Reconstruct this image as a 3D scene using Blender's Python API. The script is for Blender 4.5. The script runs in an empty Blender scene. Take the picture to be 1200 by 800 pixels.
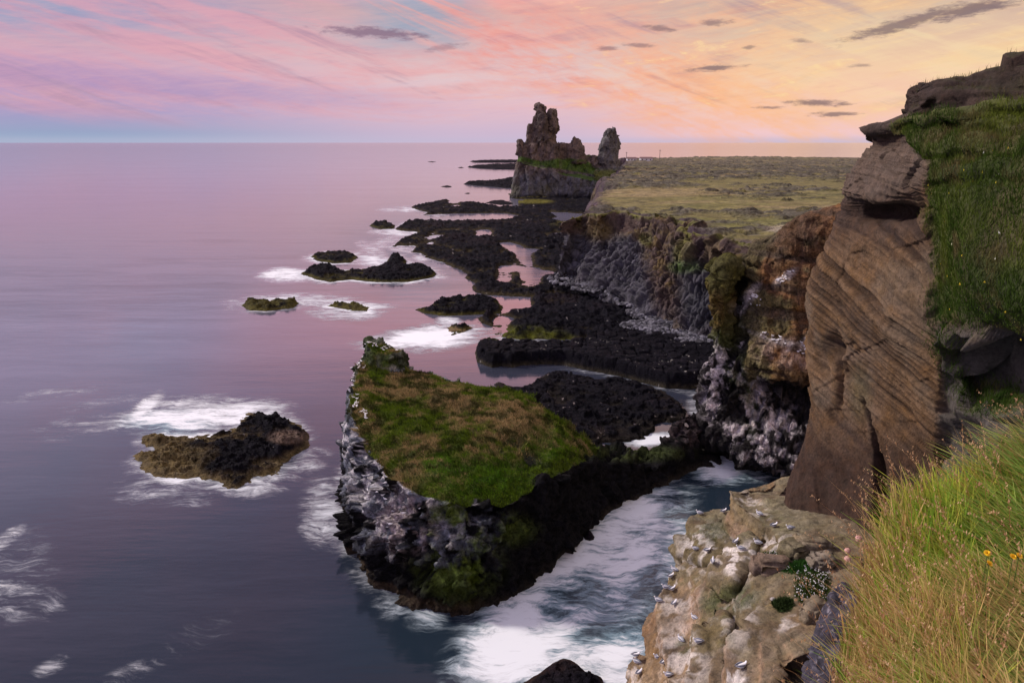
import bpy, bmesh, math, random
import numpy as np
from mathutils import Vector, Matrix
from mathutils.bvhtree import BVHTree
from mathutils.geometry import tessellate_polygon
random.seed(7); RNG = np.random.default_rng(7)
SC = bpy.context.scene
COL = SC.collection
R = math.radians

# ------------------------------------------------------------------ camera
CAMZ = 40.0; PITCH = math.atan(233/800.); FPX = 800.0
cs, sn = math.cos(PITCH), math.sin(PITCH)
cd = bpy.data.cameras.new('camera'); cam = bpy.data.objects.new('camera', cd); COL.objects.link(cam)
cam.location = (0, 0, CAMZ); cam.rotation_euler = (R(90)-PITCH, 0, 0)
cd.sensor_width = 36; cd.lens = 24.0; cd.clip_start = 0.1; cd.clip_end = 200000
SC.camera = cam
SC.view_settings.view_transform = 'Standard'; SC.view_settings.look = 'None'
SC.view_settings.exposure = 0.0; SC.view_settings.gamma = 1.0; SC.view_settings.use_curve_mapping = False
SC.render.engine = 'CYCLES'
SC.cycles.max_bounces = 5; SC.cycles.diffuse_bounces = 3; SC.cycles.glossy_bounces = 3
SC.cycles.transparent_max_bounces = 8; SC.cycles.use_denoising = True
SC.cycles.sample_clamp_indirect = 4.0

def ray(u, v):
    a = (u-600)/FPX; b = (400-v)/FPX
    return np.array([a, cs+b*sn, -sn+b*cs])
def at(u, v, y=None, z=None):
    d = ray(u, v)
    t = (y/d[1]) if y is not None else (z-CAMZ)/d[2]
    return np.array([d[0]*t, d[1]*t, CAMZ+d[2]*t])
def proj(P):
    P = np.asarray(P, float); x = P[..., 0]; y = P[..., 1]; z = P[..., 2]-CAMZ
    w = np.maximum(y*cs - z*sn, 1e-3); h = y*sn + z*cs
    return 600+FPX*x/w, 400-FPX*h/w
def srgb(r, g, b):
    f = lambda c: (c/255/12.92) if c <= 10 else ((c/255+.055)/1.055)**2.4
    return (f(r), f(g), f(b))

# ------------------------------------------------------------------ node helpers
class NT:
    def __init__(s, tree): s.t = tree; s.N = tree.nodes; s.L = tree.links
    def put(s, inp, v):
        if isinstance(v, E): s.L.new(v.o, inp)
        elif isinstance(v, bpy.types.NodeSocket): s.L.new(v, inp)
        elif v is not None:
            if hasattr(inp.default_value, '__len__') and not isinstance(v, (tuple, list)): v = [v]*len(inp.default_value)
            if hasattr(inp.default_value, '__len__') and len(inp.default_value) == 4 and len(v) == 3: v = tuple(v)+(1,)
            inp.default_value = v
    def m(s, op, a, b=None, c=None):
        n = s.N.new('ShaderNodeMath'); n.operation = op
        s.put(n.inputs[0], a); s.put(n.inputs[1], b)
        if c is not None: s.put(n.inputs[2], c)
        return E(s, n.outputs[0])
    def val(s, v):
        n = s.N.new('ShaderNodeValue'); n.outputs[0].default_value = v; return E(s, n.outputs[0])
    def ss(s, x, lo, hi, a=0., b=1.):
        n = s.N.new('ShaderNodeMapRange'); n.interpolation_type = 'SMOOTHSTEP'
        s.put(n.inputs[0], x)
        if lo > hi: lo, hi, a, b = hi, lo, b, a
        for i, w in zip((1, 2, 3, 4), (lo, hi, a, b)): n.inputs[i].default_value = w
        return E(s, n.outputs[0])
    def comb(s, x, y, z=0.):
        n = s.N.new('ShaderNodeCombineXYZ')
        for i, w in enumerate((x, y, z)): s.put(n.inputs[i], w)
        return n.outputs[0]
    def sep(s, v):
        n = s.N.new('ShaderNodeSeparateXYZ'); s.put(n.inputs[0], v); return [E(s, o) for o in n.outputs]
    def mapping(s, v, loc=(0, 0, 0), rot=(0, 0, 0), sc=(1, 1, 1), kind='POINT'):
        n = s.N.new('ShaderNodeMapping'); n.vector_type = kind; s.put(n.inputs[0], v)
        n.inputs[1].default_value = loc; n.inputs[2].default_value = rot; n.inputs[3].default_value = sc
        return n.outputs[0]
    def noise(s, v, scale=1., det=4., rough=.55, dist=0., typ='FBM'):
        n = s.N.new('ShaderNodeTexNoise'); n.noise_type = typ; s.put(n.inputs['Vector'], v)
        n.inputs['Scale'].default_value = scale; n.inputs['Detail'].default_value = det
        n.inputs['Roughness'].default_value = rough; n.inputs['Distortion'].default_value = dist
        return E(s, n.outputs['Fac'])
    def vor(s, v, scale=1., feat='F1', rnd=1.):
        n = s.N.new('ShaderNodeTexVoronoi'); n.feature = feat; s.put(n.inputs['Vector'], v)
        n.inputs['Scale'].default_value = scale; n.inputs['Randomness'].default_value = rnd
        return n
    def mix(s, f, a, b, mode='MIX'):
        n = s.N.new('ShaderNodeMix'); n.data_type = 'RGBA'; n.blend_type = mode
        s.put(n.inputs[0], f); s.put(n.inputs[6], a); s.put(n.inputs[7], b)
        return n.outputs[2]
    def ramp(s, f, stops, interp='LINEAR'):
        n = s.N.new('ShaderNodeValToRGB'); r = n.color_ramp; r.interpolation = interp
        s.put(n.inputs[0], f)
        while len(r.elements) < len(stops): r.elements.new(0.5)
        for e, (p, c) in zip(r.elements, stops): e.position = p; e.color = tuple(c)+(1,)
        return n.outputs[0]
    def attr(s, name):
        n = s.N.new('ShaderNodeAttribute'); n.attribute_name = name; return n
class E:
    def __init__(s, nt, o): s.nt = nt; s.o = o
    def __add__(a, b): return a.nt.m('ADD', a, b)
    __radd__ = __add__
    def __mul__(a, b): return a.nt.m('MULTIPLY', a, b)
    __rmul__ = __mul__
    def __sub__(a, b): return a.nt.m('SUBTRACT', a, b)
    def __rsub__(a, b): return a.nt.m('SUBTRACT', b, a)
    def __truediv__(a, b): return a.nt.m('DIVIDE', a, b)
def vmax(a, b): return a.nt.m('MAXIMUM', a, b)

# ------------------------------------------------------------------ world: dusk sky with lit cirrus
SUN_EL, SUN_AZ = R(34), R(-68)          # azimuth from +Y towards +X
def build_world():
    w = bpy.data.worlds.new('World'); SC.world = w; w.use_nodes = True
    t = NT(w.node_tree); t.N.clear()
    tc = t.N.new('ShaderNodeTexCoord'); d = tc.outputs['Generated']
    x, y, z = t.sep(d)
    az = t.m('ARCTAN2', x, y) * 57.2958
    el = t.m('ARCSINE', t.m('MINIMUM', t.m('MAXIMUM', z, -1.), 1.)) * 57.2958
    e = el / 60.
    S = lambda *c: srgb(*c)
    rl = t.ramp(e, [(0, S(150,176,206)), (.012, S(144,160,198)), (.035, S(160,148,196)), (.07, S(192,150,190)), (.105, S(208,164,182)), (.14, S(160,154,190)), (.25, S(164,152,190)), (.42, S(140,140,182)), (.6, S(140,150,190)), (1, S(176,184,212))])
    rc = t.ramp(e, [(0, S(206,190,214)), (.01, S(205,184,210)), (.045, S(226,186,200)), (.08, S(228,198,202)), (.12, S(222,186,186)), (.165, S(224,170,160)), (.23, S(236,152,152)), (.36, S(160,138,168)), (.55, S(136,140,180)), (1, S(176,184,212))])
    rr = t.ramp(e, [(0, S(214,196,214)), (.01, S(244,202,206)), (.04, S(250,200,180)), (.085, S(246,204,168)), (.13, S(222,188,164)), (.19, S(184,170,164)), (.3, S(215,180,165)), (.5, S(180,170,188)), (1, S(176,184,212))])
    f1 = t.ss(az, -34, -2); f2 = t.ss(az, 0, 20)
    c = t.mix(f2, t.mix(f1, rl, rc), rr)
    # distance weight: behind the viewer fall back to the left colours
    # streak coordinates
    X = az; Y = el
    bend = t.m('MULTIPLY', t.m('MULTIPLY', X, X), .0042)
    Yb = Y - bend
    warp = t.noise(t.comb(X*.06, Y*.18), 1., 3, .5)
    Yw = Yb + (warp - .5) * 2.6
    n1 = t.noise(t.comb(X*.055, Yw*.55, 2.3), 1., 6, .6, .3)
    n2 = t.noise(t.comb(X*.11, Yw*1.5, 7.7), 1., 6, .62, .5)
    n3 = t.noise(t.comb(X*.10+Y*.1, (Y + X*.34)*.62, 4.1), 1., 7, .62, .6)
    # billow detail running across the streaks (mackerel texture)
    n4 = t.noise(t.comb((X+Y*2.2)*.55, (Y-X*.25)*.9, 9.), 1., 6, .65, .4)
    fade_top = t.ss(el, 40, 14)
    fade_h = t.ss(el, .6, 3.2)
    pink = t.ramp(az/80. + .5, [(0, S(208,150,176)), (.25, S(226,160,174)), (.48, S(236,172,170)), (.62, S(246,174,148)), (.8, S(252,196,142)), (1, S(236,190,146))])
    tl = t.ss(az, -18, -36) * t.ss(el, 5.5, 9) * t.ss(n3, .72, .48)
    c = t.mix(tl*.95, c, S(146,156,190))
    m1 = t.ss(n1*.62 + n2*.3 + n4*.2, .49, .67) * fade_h
    c = t.mix(m1*.75, c, pink)
    # central diagonal plume, brighter and more orange
    dgl = (Y + X*.30)
    plume = t.ss(t.m('ABSOLUTE', dgl - 7.6 + (n1-.5)*5.), 4.6, .6) * t.ss(az, -16, -1) * t.ss(az, 34, 16)
    orange = t.ramp(az/60.+.3, [(0, S(238,150,150)), (.35, S(242,156,142)), (.55, S(255,180,132)), (.8, S(253,205,152))])
    c = t.mix(plume * t.ss(n3*.6+n4*.4, .38, .62)*.92, c, orange)
    # blue gap at top centre and lilac-grey shade veils
    gap = t.ss(t.m('ABSOLUTE', az + 7.5 + (n1-.5)*10), 7.5, 1.) * t.ss(el, 5.5, 8.5) * t.ss(el, 16, 11)
    c = t.mix(gap*.75*t.ss(n3, .62, .42), c, S(134,164,190))
    veil = t.ss(n3*.55 + n1*.5, .56, .72) * fade_h * fade_top
    c = t.mix(veil*.55, c, S(146,126,156))
    hl = t.ss(n4*.5+n2*.5, .54, .68) * t.ss(az, -4, 14) * fade_h * fade_top
    c = t.mix(hl*.8, c, S(255,222,166))
    lb = t.ss(t.m('ABSOLUTE', Y + X*.05 - 2.6 + (n2-.5)*1.6), 1.3, .2) * t.ss(az, 2, -26)
    c = t.mix(lb*.45, c, S(156,132,184))
    # thin far bank over the horizon
    hz = t.ss(el, .55, .12) * t.ss(el, -.3, 0.)
    c = t.mix(hz*.3, c, S(190,180,210))
    # small dark lens clouds
    nn = t.noise(t.comb(X*.8, Y*3.2, 1.), 1., 7, .68)
    mask = None
    def azel(u, v):
        q = ray(u, v); return math.degrees(math.atan2(q[0], q[1])), math.degrees(math.atan2(q[2], math.hypot(q[0], q[1])))
    for (u, v, ru, rv, tilt, s) in [(440,39,78,8,-2,1.0),(1062,27,80,9,13,.95),(1135,12,62,9,9,1.0),(835,80,38,4.6,2,.95),(958,121,42,4.6,-3,.95),(976,134,32,3.6,1,.9),
                                (772,33,26,5,-8,.8),(838,27,24,5,2,.75),(712,57,16,4,-3,.7),(748,53,22,3.6,-5,.7),(878,56,10,3,0,.7),(1008,77,14,2.6,0,.6),(900,126,20,2.6,0,.75),(520,56,36,5,8,.55),
                                (1030,38,34,6,6,.7),(940,48,14,3.4,-6,.6)]:
        X0, Y0 = azel(u, v); k = .062
        dm = t.mapping(t.comb(X, Y), loc=(X0, Y0, 0), rot=(0, 0, R(tilt)), sc=(ru*k*.95, rv*k*.92, 1), kind='TEXTURE')
        ln = t.N.new('ShaderNodeVectorMath'); ln.operation = 'LENGTH'; t.put(ln.inputs[0], dm)
        q = t.ss(E(t, ln.outputs['Value']) + (nn-.5)*2.4, 1.08, .3) * s
        mask = q if mask is None else vmax(mask, q)
    dark = t.mix(t.ss(az, -20, 20), S(138,104,130), S(122,98,104))
    glow = t.ss(az, 12, 30) * t.ss(el, 1.5, 4) * t.ss(el, 10, 7) * t.ss(n3*.5+n1*.5, .42, .6)
    c = t.mix(glow*.55, c, S(255,228,176))
    fine_ = t.noise(t.comb((X*.5+Y)*.5, (Y-X*.12)*2.6, 3.), 1., 8, .72, .6)
    c = t.mix(t.ss(fine_, .40, .70)*.17*fade_h*fade_top, c, t.mix(t.ss(az, -15, 18), S(246,190,186), S(255,226,180)))
    c = t.mix(t.ss(fine_, .46, .24)*.24*fade_h*fade_top, c, t.mix(t.ss(az, -15, 18), S(128,128,168), S(190,140,136)))
    c = t.mix(mask*.85, c, dark)
    # added brightness in a band just above the frame, for ambient and sea reflection
    k = t.ss(el, 9.5, 15) * UPK + 1.0 - t.ss(el, 20, 42) * (UPK*.95)
    back = t.ss(t.m('ABSOLUTE', az), 60, 130) * BACKK + 1.0
    mul = t.N.new('ShaderNodeVectorMath'); mul.operation = 'SCALE'
    t.put(mul.inputs[0], c); t.put(mul.inputs['Scale'], k*back)
    sky = t.N.new('ShaderNodeTexSky'); sky.sky_type = 'NISHITA'; sky.sun_disc = False
    sky.sun_elevation = SUN_EL; sky.sun_rotation = SUN_AZ
    bg1 = t.N.new('ShaderNodeBackground'); t.L.new(mul.outputs[0], bg1.inputs[0]); bg1.inputs[1].default_value = SKYK
    bg2 = t.N.new('ShaderNodeBackground'); t.L.new(sky.outputs[0], bg2.inputs[0]); bg2.inputs[1].default_value = .006
    add = t.N.new('ShaderNodeAddShader'); t.L.new(bg1.outputs[0], add.inputs[0]); t.L.new(bg2.outputs[0], add.inputs[1])
    out = t.N.new('ShaderNodeOutputWorld'); t.L.new(add.outputs[0], out.inputs[0])
    w.cycles.sampling_method = 'MANUAL'; w.cycles.sample_map_resolution = 512
UPK, BACKK, SKYK = 1.45, 0.1, .95
build_world()
ld = bpy.data.lights.new('sun', 'SUN'); lo = bpy.data.objects.new('sun', ld); COL.objects.link(lo)
ld.energy = 3.6; ld.angle = R(7); ld.color = (1, .88, .78)
sd = Vector((math.sin(SUN_AZ)*math.cos(SUN_EL), math.cos(SUN_AZ)*math.cos(SUN_EL), math.sin(SUN_EL)))
lo.rotation_euler = sd.to_track_quat('Z', 'Y').to_euler(); lo.location = (-60, 20, 90)

# ------------------------------------------------------------------ numpy noise
def _h(ix, iy, iz, seed):
    n = (ix.astype(np.int64)*374761393 + iy.astype(np.int64)*668265263 + iz.astype(np.int64)*2147483647 + seed*144665) & 0xffffffff
    n = ((n ^ (n >> 13))*1274126177) & 0xffffffff
    n = ((n ^ (n >> 15))*2246822519) & 0xffffffff
    return ((n ^ (n >> 16)) & 0xffffff)/float(0xffffff)
def vnoise(p, seed=0):
    i = np.floor(p); f = p-i; f = f*f*f*(f*(f*6-15)+10); i = i.astype(np.int64)
    out = 0
    for dx in (0, 1):
        wx = f[:, 0] if dx else 1-f[:, 0]
        for dy in (0, 1):
            wy = f[:, 1] if dy else 1-f[:, 1]
            for dz in (0, 1):
                wz = f[:, 2] if dz else 1-f[:, 2]
                out = out + wx*wy*wz*_h(i[:, 0]+dx, i[:, 1]+dy, i[:, 2]+dz, seed)
    return out*2-1
def fbm(p, sc, octv=4, seed=0, rough=.5, ridged=False):
    sc = np.array(sc, float)*np.ones(3); q = p*sc; a = 1; o = 0; tot = 0
    for k in range(octv):
        n = vnoise(q + k*17.3, seed+k)
        if ridged: n = 1-2*np.abs(n)
        o = o + a*n; tot += a; a *= rough; q = q*2.03
    return o/tot
def worley(p, sc, seed=0, jit=.9):
    """returns F1, F2, random value of nearest cell"""
    q = p*(np.array(sc, float)*np.ones(3)); i = np.floor(q).astype(np.int64)
    f1 = np.full(len(q), 9.); f2 = f1.copy(); rv = np.zeros(len(q))
    for dx in (-1, 0, 1):
        for dy in (-1, 0, 1):
            for dz in (-1, 0, 1):
                a, b, c = i[:, 0]+dx, i[:, 1]+dy, i[:, 2]+dz
                fx = a+.5+jit*(_h(a, b, c, seed)-.5); fy = b+.5+jit*(_h(a, b, c, seed+1)-.5); fz = c+.5+jit*(_h(a, b, c, seed+2)-.5)
                dd = (q[:, 0]-fx)**2+(q[:, 1]-fy)**2+(q[:, 2]-fz)**2
                n1 = dd < f1
                f2 = np.where(n1, f1, np.minimum(f2, dd)); rv = np.where(n1, _h(a, b, c, seed+3), rv); f1 = np.where(n1, dd, f1)
    return np.sqrt(f1), np.sqrt(f2), rv
def facet(p, sc, seed=0, tilt=1.6, jit=.9):
    """angular broken-rock relief: every cell is a flat plane with its own height and tilt"""
    q = p*(np.array(sc, float)*np.ones(3)); i = np.floor(q).astype(np.int64)
    best = np.full(len(q), 9.); out = np.zeros(len(q))
    for dx in (-1, 0, 1):
        for dy in (-1, 0, 1):
            for dz in (-1, 0, 1):
                a, b, c = i[:, 0]+dx, i[:, 1]+dy, i[:, 2]+dz
                vx = q[:, 0]-(a+.5+jit*(_h(a, b, c, seed)-.5)); vy = q[:, 1]-(b+.5+jit*(_h(a, b, c, seed+1)-.5)); vz = q[:, 2]-(c+.5+jit*(_h(a, b, c, seed+2)-.5))
                dd = vx*vx+vy*vy+vz*vz; m = dd < best
                val = (_h(a, b, c, seed+3)-.5)+tilt*(vx*(_h(a, b, c, seed+4)-.5)+vy*(_h(a, b, c, seed+5)-.5)+vz*(_h(a, b, c, seed+6)-.5))
                out = np.where(m, val, out); best = np.where(m, dd, best)
    return out
def worley2(p, sc, seed=0, jit=.9):
    q = p.copy(); q[:, 2] = 0.5/ (np.array(sc, float)*np.ones(3))[2]
    return worley(q, sc, seed, jit)
def sm(x, a, b):
    t = np.clip((x-a)/(b-a), 0, 1); return t*t*(3-2*t)
def lerp(a, b, t):
    t = np.asarray(t)
    if np.ndim(a) > np.ndim(t) or np.ndim(b) > np.ndim(t) or np.shape(a)[-1:] == (3,): t = t[..., None]
    return a*(1-t)+b*t
def ell(u, v, cu, cv, ru, rv, tilt=0, soft=.35):
    c, s = math.cos(R(tilt)), math.sin(R(tilt)); du, dv = u-cu, -(v-cv)
    q = np.hypot((du*c+dv*s)/ru, (-du*s+dv*c)/rv)
    return 1-sm(q, 1-soft, 1+soft)

# ------------------------------------------------------------------ mesh helpers
def mk(name, V, F, mat, parent=None, col=None, smooth=True, attrs=None):
    V = np.ascontiguousarray(V, dtype=np.float32); F = np.ascontiguousarray(F, dtype=np.int32)
    me = bpy.data.meshes.new(name); k = F.shape[1]
    me.vertices.add(len(V)); me.vertices.foreach_set('co', V.ravel())
    me.loops.add(F.size); me.loops.foreach_set('vertex_index', F.ravel())
    me.polygons.add(len(F)); me.polygons.foreach_set('loop_start', np.arange(0, F.size, k, dtype=np.int32))
    me.polygons.foreach_set('loop_total', np.full(len(F), k, dtype=np.int32))
    me.polygons.foreach_set('use_smooth', np.full(len(F), smooth, dtype=bool))
    me.update(calc_edges=True); me.validate()
    if col is not None:
        a = me.color_attributes.new('Col', 'FLOAT_COLOR', 'POINT')
        c4 = np.ones((len(V), 4), np.float32); c4[:, :3] = np.clip(col, 0, 1); a.data.foreach_set('color', c4.ravel())
    for n, d in (attrs or {}).items():
        a = me.attributes.new(n, 'FLOAT', 'POINT'); a.data.foreach_set('value', np.asarray(d, np.float32))
    me.materials.append(mat)
    o = bpy.data.objects.new(name, me); COL.objects.link(o)
    if parent: o.parent = parent
    return o
def normals(V, F):
    a, b, c = V[F[:, 0]], V[F[:, 1]], V[F[:, 2]]
    n = np.cross(b-a, c-a)
    if F.shape[1] == 4: n = np.cross(c-a, V[F[:, 3]]-b)
    out = np.zeros_like(V)
    for k in range(F.shape[1]):
        for j in range(3): out[:, j] += np.bincount(F[:, k], n[:, j], len(V))
    return out/np.maximum(np.linalg.norm(out, axis=1, keepdims=True), 1e-9)
def relax(V, F, it=2, lam=.5, keep=None):
    k = F.shape[1]; e = np.concatenate([F[:, [i, (i+1) % k]] for i in range(k)])
    deg = np.bincount(e[:, 0], minlength=len(V)) + np.bincount(e[:, 1], minlength=len(V))
    for _ in range(it):
        s = np.zeros_like(V)
        for j in range(3):
            s[:, j] = np.bincount(e[:, 0], V[e[:, 1], j], len(V)) + np.bincount(e[:, 1], V[e[:, 0], j], len(V))
        V = V + lam*(s/np.maximum(deg, 1)[:, None]-V)
    return V
def gridF(nr, nc, cyc=False):
    i = np.arange(nr-1)[:, None]; j = np.arange(nc if cyc else nc-1)[None, :]
    a = i*nc+j; b = i*nc+(j+1) % nc
    return np.stack([a, b, b+nc, a+nc], -1).reshape(-1, 4)
def crom(P, n):
    """Catmull-Rom along axis 0 of P (k, ..., 3) to n samples; returns samples and the parameter"""
    k = len(P); t = np.linspace(0, k-1, n); i = np.minimum(t.astype(int), k-2); f = (t-i)
    Q = np.concatenate([2*P[:1]-P[1:2], P, 2*P[-1:]-P[-2:-1]]); sh = (-1,)+(1,)*(P.ndim-1); f = f.reshape(sh)
    a, b, c, d = Q[i], Q[i+1], Q[i+2], Q[i+3]
    return .5*((2*b)+(-a+c)*f+(2*a-5*b+4*c-d)*f*f+(-a+3*b-3*c+d)*f**3), t
def patch(ctrl, nr, nc):
    C = np.array(ctrl, float)
    A, t = crom(C, nr); B, s = crom(np.swapaxes(A, 0, 1), nc); G = np.swapaxes(B, 0, 1)
    T, Sx = np.meshgrid(t, s, indexing='ij')
    return G.reshape(-1, 3), gridF(nr, nc), Sx.ravel(), T.ravel()
def prism(top, base):
    """closed piece between a top outline and a base outline of the same length (world points)"""
    top = [tuple(p) for p in top]; base = [tuple(p) for p in base]; n = len(top)
    V = base+top; F = [(i, (i+1) % n, n+(i+1) % n, n+i) for i in range(n)]
    for tri in tessellate_polygon([[Vector(p) for p in top]]): F.append(tuple(n+i for i in tri))
    for tri in tessellate_polygon([[Vector(p) for p in base]]): F.append(tuple(reversed(tri)))
    return V, F
def tower(secs, n=12, seed=0):
    """closed piece from sections (z, cx, cy, rx, ry)"""
    V = []; F = []; rg = random.Random(seed); wob = [rg.uniform(.85, 1.15) for _ in range(n)]
    for (z, cx, cy, rx, ry) in secs:
        for i in range(n):
            a = 2*math.pi*i/n; V.append((cx+rx*math.cos(a)*wob[i], cy+ry*math.sin(a)*wob[i], z))
    for k in range(len(secs)-1):
        for i in range(n): F.append((k*n+i, k*n+(i+1) % n, (k+1)*n+(i+1) % n, (k+1)*n+i))
    F.append(tuple(range(n))[::-1]); F.append(tuple((len(secs)-1)*n+i for i in range(n)))
    return V, F
def union(pieces, vox, sm_it=3):
    bm = bmesh.new()
    for V, F in pieces:
        b2 = bmesh.new(); vs = [b2.verts.new(p) for p in V]
        for f in F:
            try: b2.faces.new([vs[i] for i in f])
            except ValueError: pass
        bmesh.ops.recalc_face_normals(b2, faces=b2.faces)
        m = bpy.data.meshes.new('t'); b2.to_mesh(m); b2.free(); bm.from_mesh(m); bpy.data.meshes.remove(m)
    m = bpy.data.meshes.new('t'); bm.to_mesh(m); bm.free()
    o = bpy.data.objects.new('t', m); COL.objects.link(o)
    md = o.modifiers.new('r', 'REMESH'); md.mode = 'VOXEL'; md.voxel_size = vox; md.adaptivity = 0
    dg = bpy.context.evaluated_depsgraph_get(); e = o.evaluated_get(dg).to_mesh()
    V = np.empty(len(e.vertices)*3, np.float32); e.vertices.foreach_get('co', V)
    F = np.empty(len(e.loops), np.int32); e.loops.foreach_get('vertex_index', F)
    assert len(F) == 4*len(e.polygons)
    V = V.reshape(-1, 3).astype(float); F = F.reshape(-1, 4)
    bpy.data.objects.remove(o); bpy.data.meshes.remove(m)
    return relax(V, F, sm_it), F
def sdf(X, Y, poly):
    """signed distance (positive inside) to a polygon in the ground plane"""
    P = np.asarray(poly, float)[:, :2]; d = np.full(X.shape, 1e9); inside = np.zeros(X.shape, bool)
    for i in range(len(P)):
        a = P[i]; b = P[(i+1) % len(P)]; e = b-a; w0 = X-a[0]; w1 = Y-a[1]
        t = np.clip((w0*e[0]+w1*e[1])/max(e@e, 1e-9), 0, 1)
        d = np.minimum(d, np.hypot(w0-e[0]*t, w1-e[1]*t))
        c = (a[1] > Y) != (b[1] > Y)
        with np.errstate(divide='ignore', invalid='ignore'): xx = (b[0]-a[0])*(Y-a[1])/(b[1]-a[1])+a[0]
        inside ^= c & (X < xx)
    return np.where(inside, d, -d)
def wpoly(px, z=0.): return [at(u, v, z=z)[:2] for u, v in px]
def cull(V, F, keepv):
    F = F[keepv[F].any(axis=1)]; used = np.unique(F); mp = np.full(len(V), -1); mp[used] = np.arange(len(used))
    return used, mp[F]
def meta(o, label=None, cat=None, group=None, kind=None):
    for k, v in (('label', label), ('category', cat), ('group', group), ('kind', kind)):
        if v: o[k] = v
    return o

# ------------------------------------------------------------------ materials
def rockmat(name, sc=1., bump=.5, bdist=.1, var=.45, rough=.9, fine=4., spec=.25, blk=1.):
    """albedo from the surface's own stone colours, broken up by fine procedural grain"""
    m = bpy.data.materials.new(name); m.use_nodes = True; t = NT(m.node_tree); t.N.clear()
    g = t.N.new('ShaderNodeNewGeometry'); p = g.outputs['Position']
    c = t.attr('Col').outputs['Color']
    n1 = t.noise(p, sc, 6, .65); n2 = t.noise(p, sc*fine, 5, .7)
    wv = t.N.new('ShaderNodeTexNoise'); t.put(wv.inputs['Vector'], p); wv.inputs['Scale'].default_value = sc*2; wv.inputs['Detail'].default_value = 3
    dp = t.N.new('ShaderNodeVectorMath'); dp.operation = 'MULTIPLY_ADD'; t.L.new(wv.outputs['Color'], dp.inputs[0]); dp.inputs[1].default_value = (.35/sc,)*3; t.L.new(p, dp.inputs[2])
    k1 = t.vor(dp.outputs[0], sc*1.6); k2 = t.vor(dp.outputs[0], sc*4.5)
    ca = t.sep(k1.outputs['Color'])[0]; cb = t.sep(k2.outputs['Color'])[0]
    f = (n1*.45+n2*.35+ca*.08+cb*.12 - .5)*var*9. + 1.0
    mul = t.N.new('ShaderNodeVectorMath'); mul.operation = 'SCALE'; t.put(mul.inputs[0], c); t.put(mul.inputs['Scale'], t.m('MAXIMUM', f, .15))
    hs = t.N.new('ShaderNodeHueSaturation'); t.put(hs.inputs['Color'], mul.outputs[0]); t.put(hs.inputs['Saturation'], t.noise(p, sc*.6, 3)*.6+.7)
    bn = t.N.new('ShaderNodeBump'); bn.inputs['Strength'].default_value = bump; bn.inputs['Distance'].default_value = bdist
    t.put(bn.inputs['Height'], n1*1.1+n2*.7+ca*.28*blk+cb*.16*blk)
    b = t.N.new('ShaderNodeBsdfPrincipled'); t.put(b.inputs['Base Color'], hs.outputs[0]); b.inputs['Roughness'].default_value = rough
    b.inputs['Specular IOR Level'].default_value = spec
    t.L.new(bn.outputs[0], b.inputs['Normal'])
    o = t.N.new('ShaderNodeOutputMaterial'); t.L.new(b.outputs[0], o.inputs[0])
    return m
def plain(name, c, rough=.7, var=.15, sc=8., spec=.3):
    m = bpy.data.materials.new(name); m.use_nodes = True; t = NT(m.node_tree); b = t.N['Principled BSDF']
    tc = t.N.new('ShaderNodeTexCoord')
    n = t.noise(tc.outputs['Object'], sc, 3)
    col = t.mix(n, tuple(k*(1-var) for k in c), tuple(min(1, k*(1+var)) for k in c))
    t.put(b.inputs['Base Color'], col); b.inputs['Roughness'].default_value = rough; b.inputs['Specular IOR Level'].default_value = spec
    return m
def bladecol(name, trans=.25):
    m = bpy.data.materials.new(name); m.use_nodes = True; t = NT(m.node_tree); t.N.clear()
    c = t.attr('Col').outputs['Color']
    d = t.N.new('ShaderNodeBsdfDiffuse'); t.L.new(c, d.inputs[0])
    tr = t.N.new('ShaderNodeBsdfTranslucent'); t.L.new(c, tr.inputs[0])
    mx = t.N.new('ShaderNodeMixShader'); mx.inputs[0].default_value = trans
    t.L.new(d.outputs[0], mx.inputs[1]); t.L.new(tr.outputs[0], mx.inputs[2])
    o = t.N.new('ShaderNodeOutputMaterial'); t.L.new(mx.outputs[0], o.inputs[0]); return m
M_far = rockmat('lava_crag_rock', .35, .6, .6, .35, fine=4)
M_rock = rockmat('dark_basalt_rock', 1.1, 1., .3, .5, fine=4, rough=.85, spec=.08)
M_wet = rockmat('wet_basalt_rock', 1.6, 1., .3, .5, fine=4, rough=.8, spec=.05)
M_sand = rockmat('layered_tuff_rock', 2.2, .7, .09, .34, fine=5, blk=.5)
M_near = rockmat('weathered_tuff_rock', 3., .9, .06, .36, fine=5, blk=.25)
M_turf = rockmat('turf_ground', 1.5, .8, .2, .45, fine=5, rough=1, blk=0)
M_moor = rockmat('mossy_lava_ground', .25, .8, .6, .5, fine=5, rough=1, blk=.3)
M_blade = bladecol('grass_blade'); M_tuft = bladecol('grass_tuft', .15)
BLK = np.array([.0095, .0090, .0130]); GREY = np.array([.10, .10, .115]); 
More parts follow.
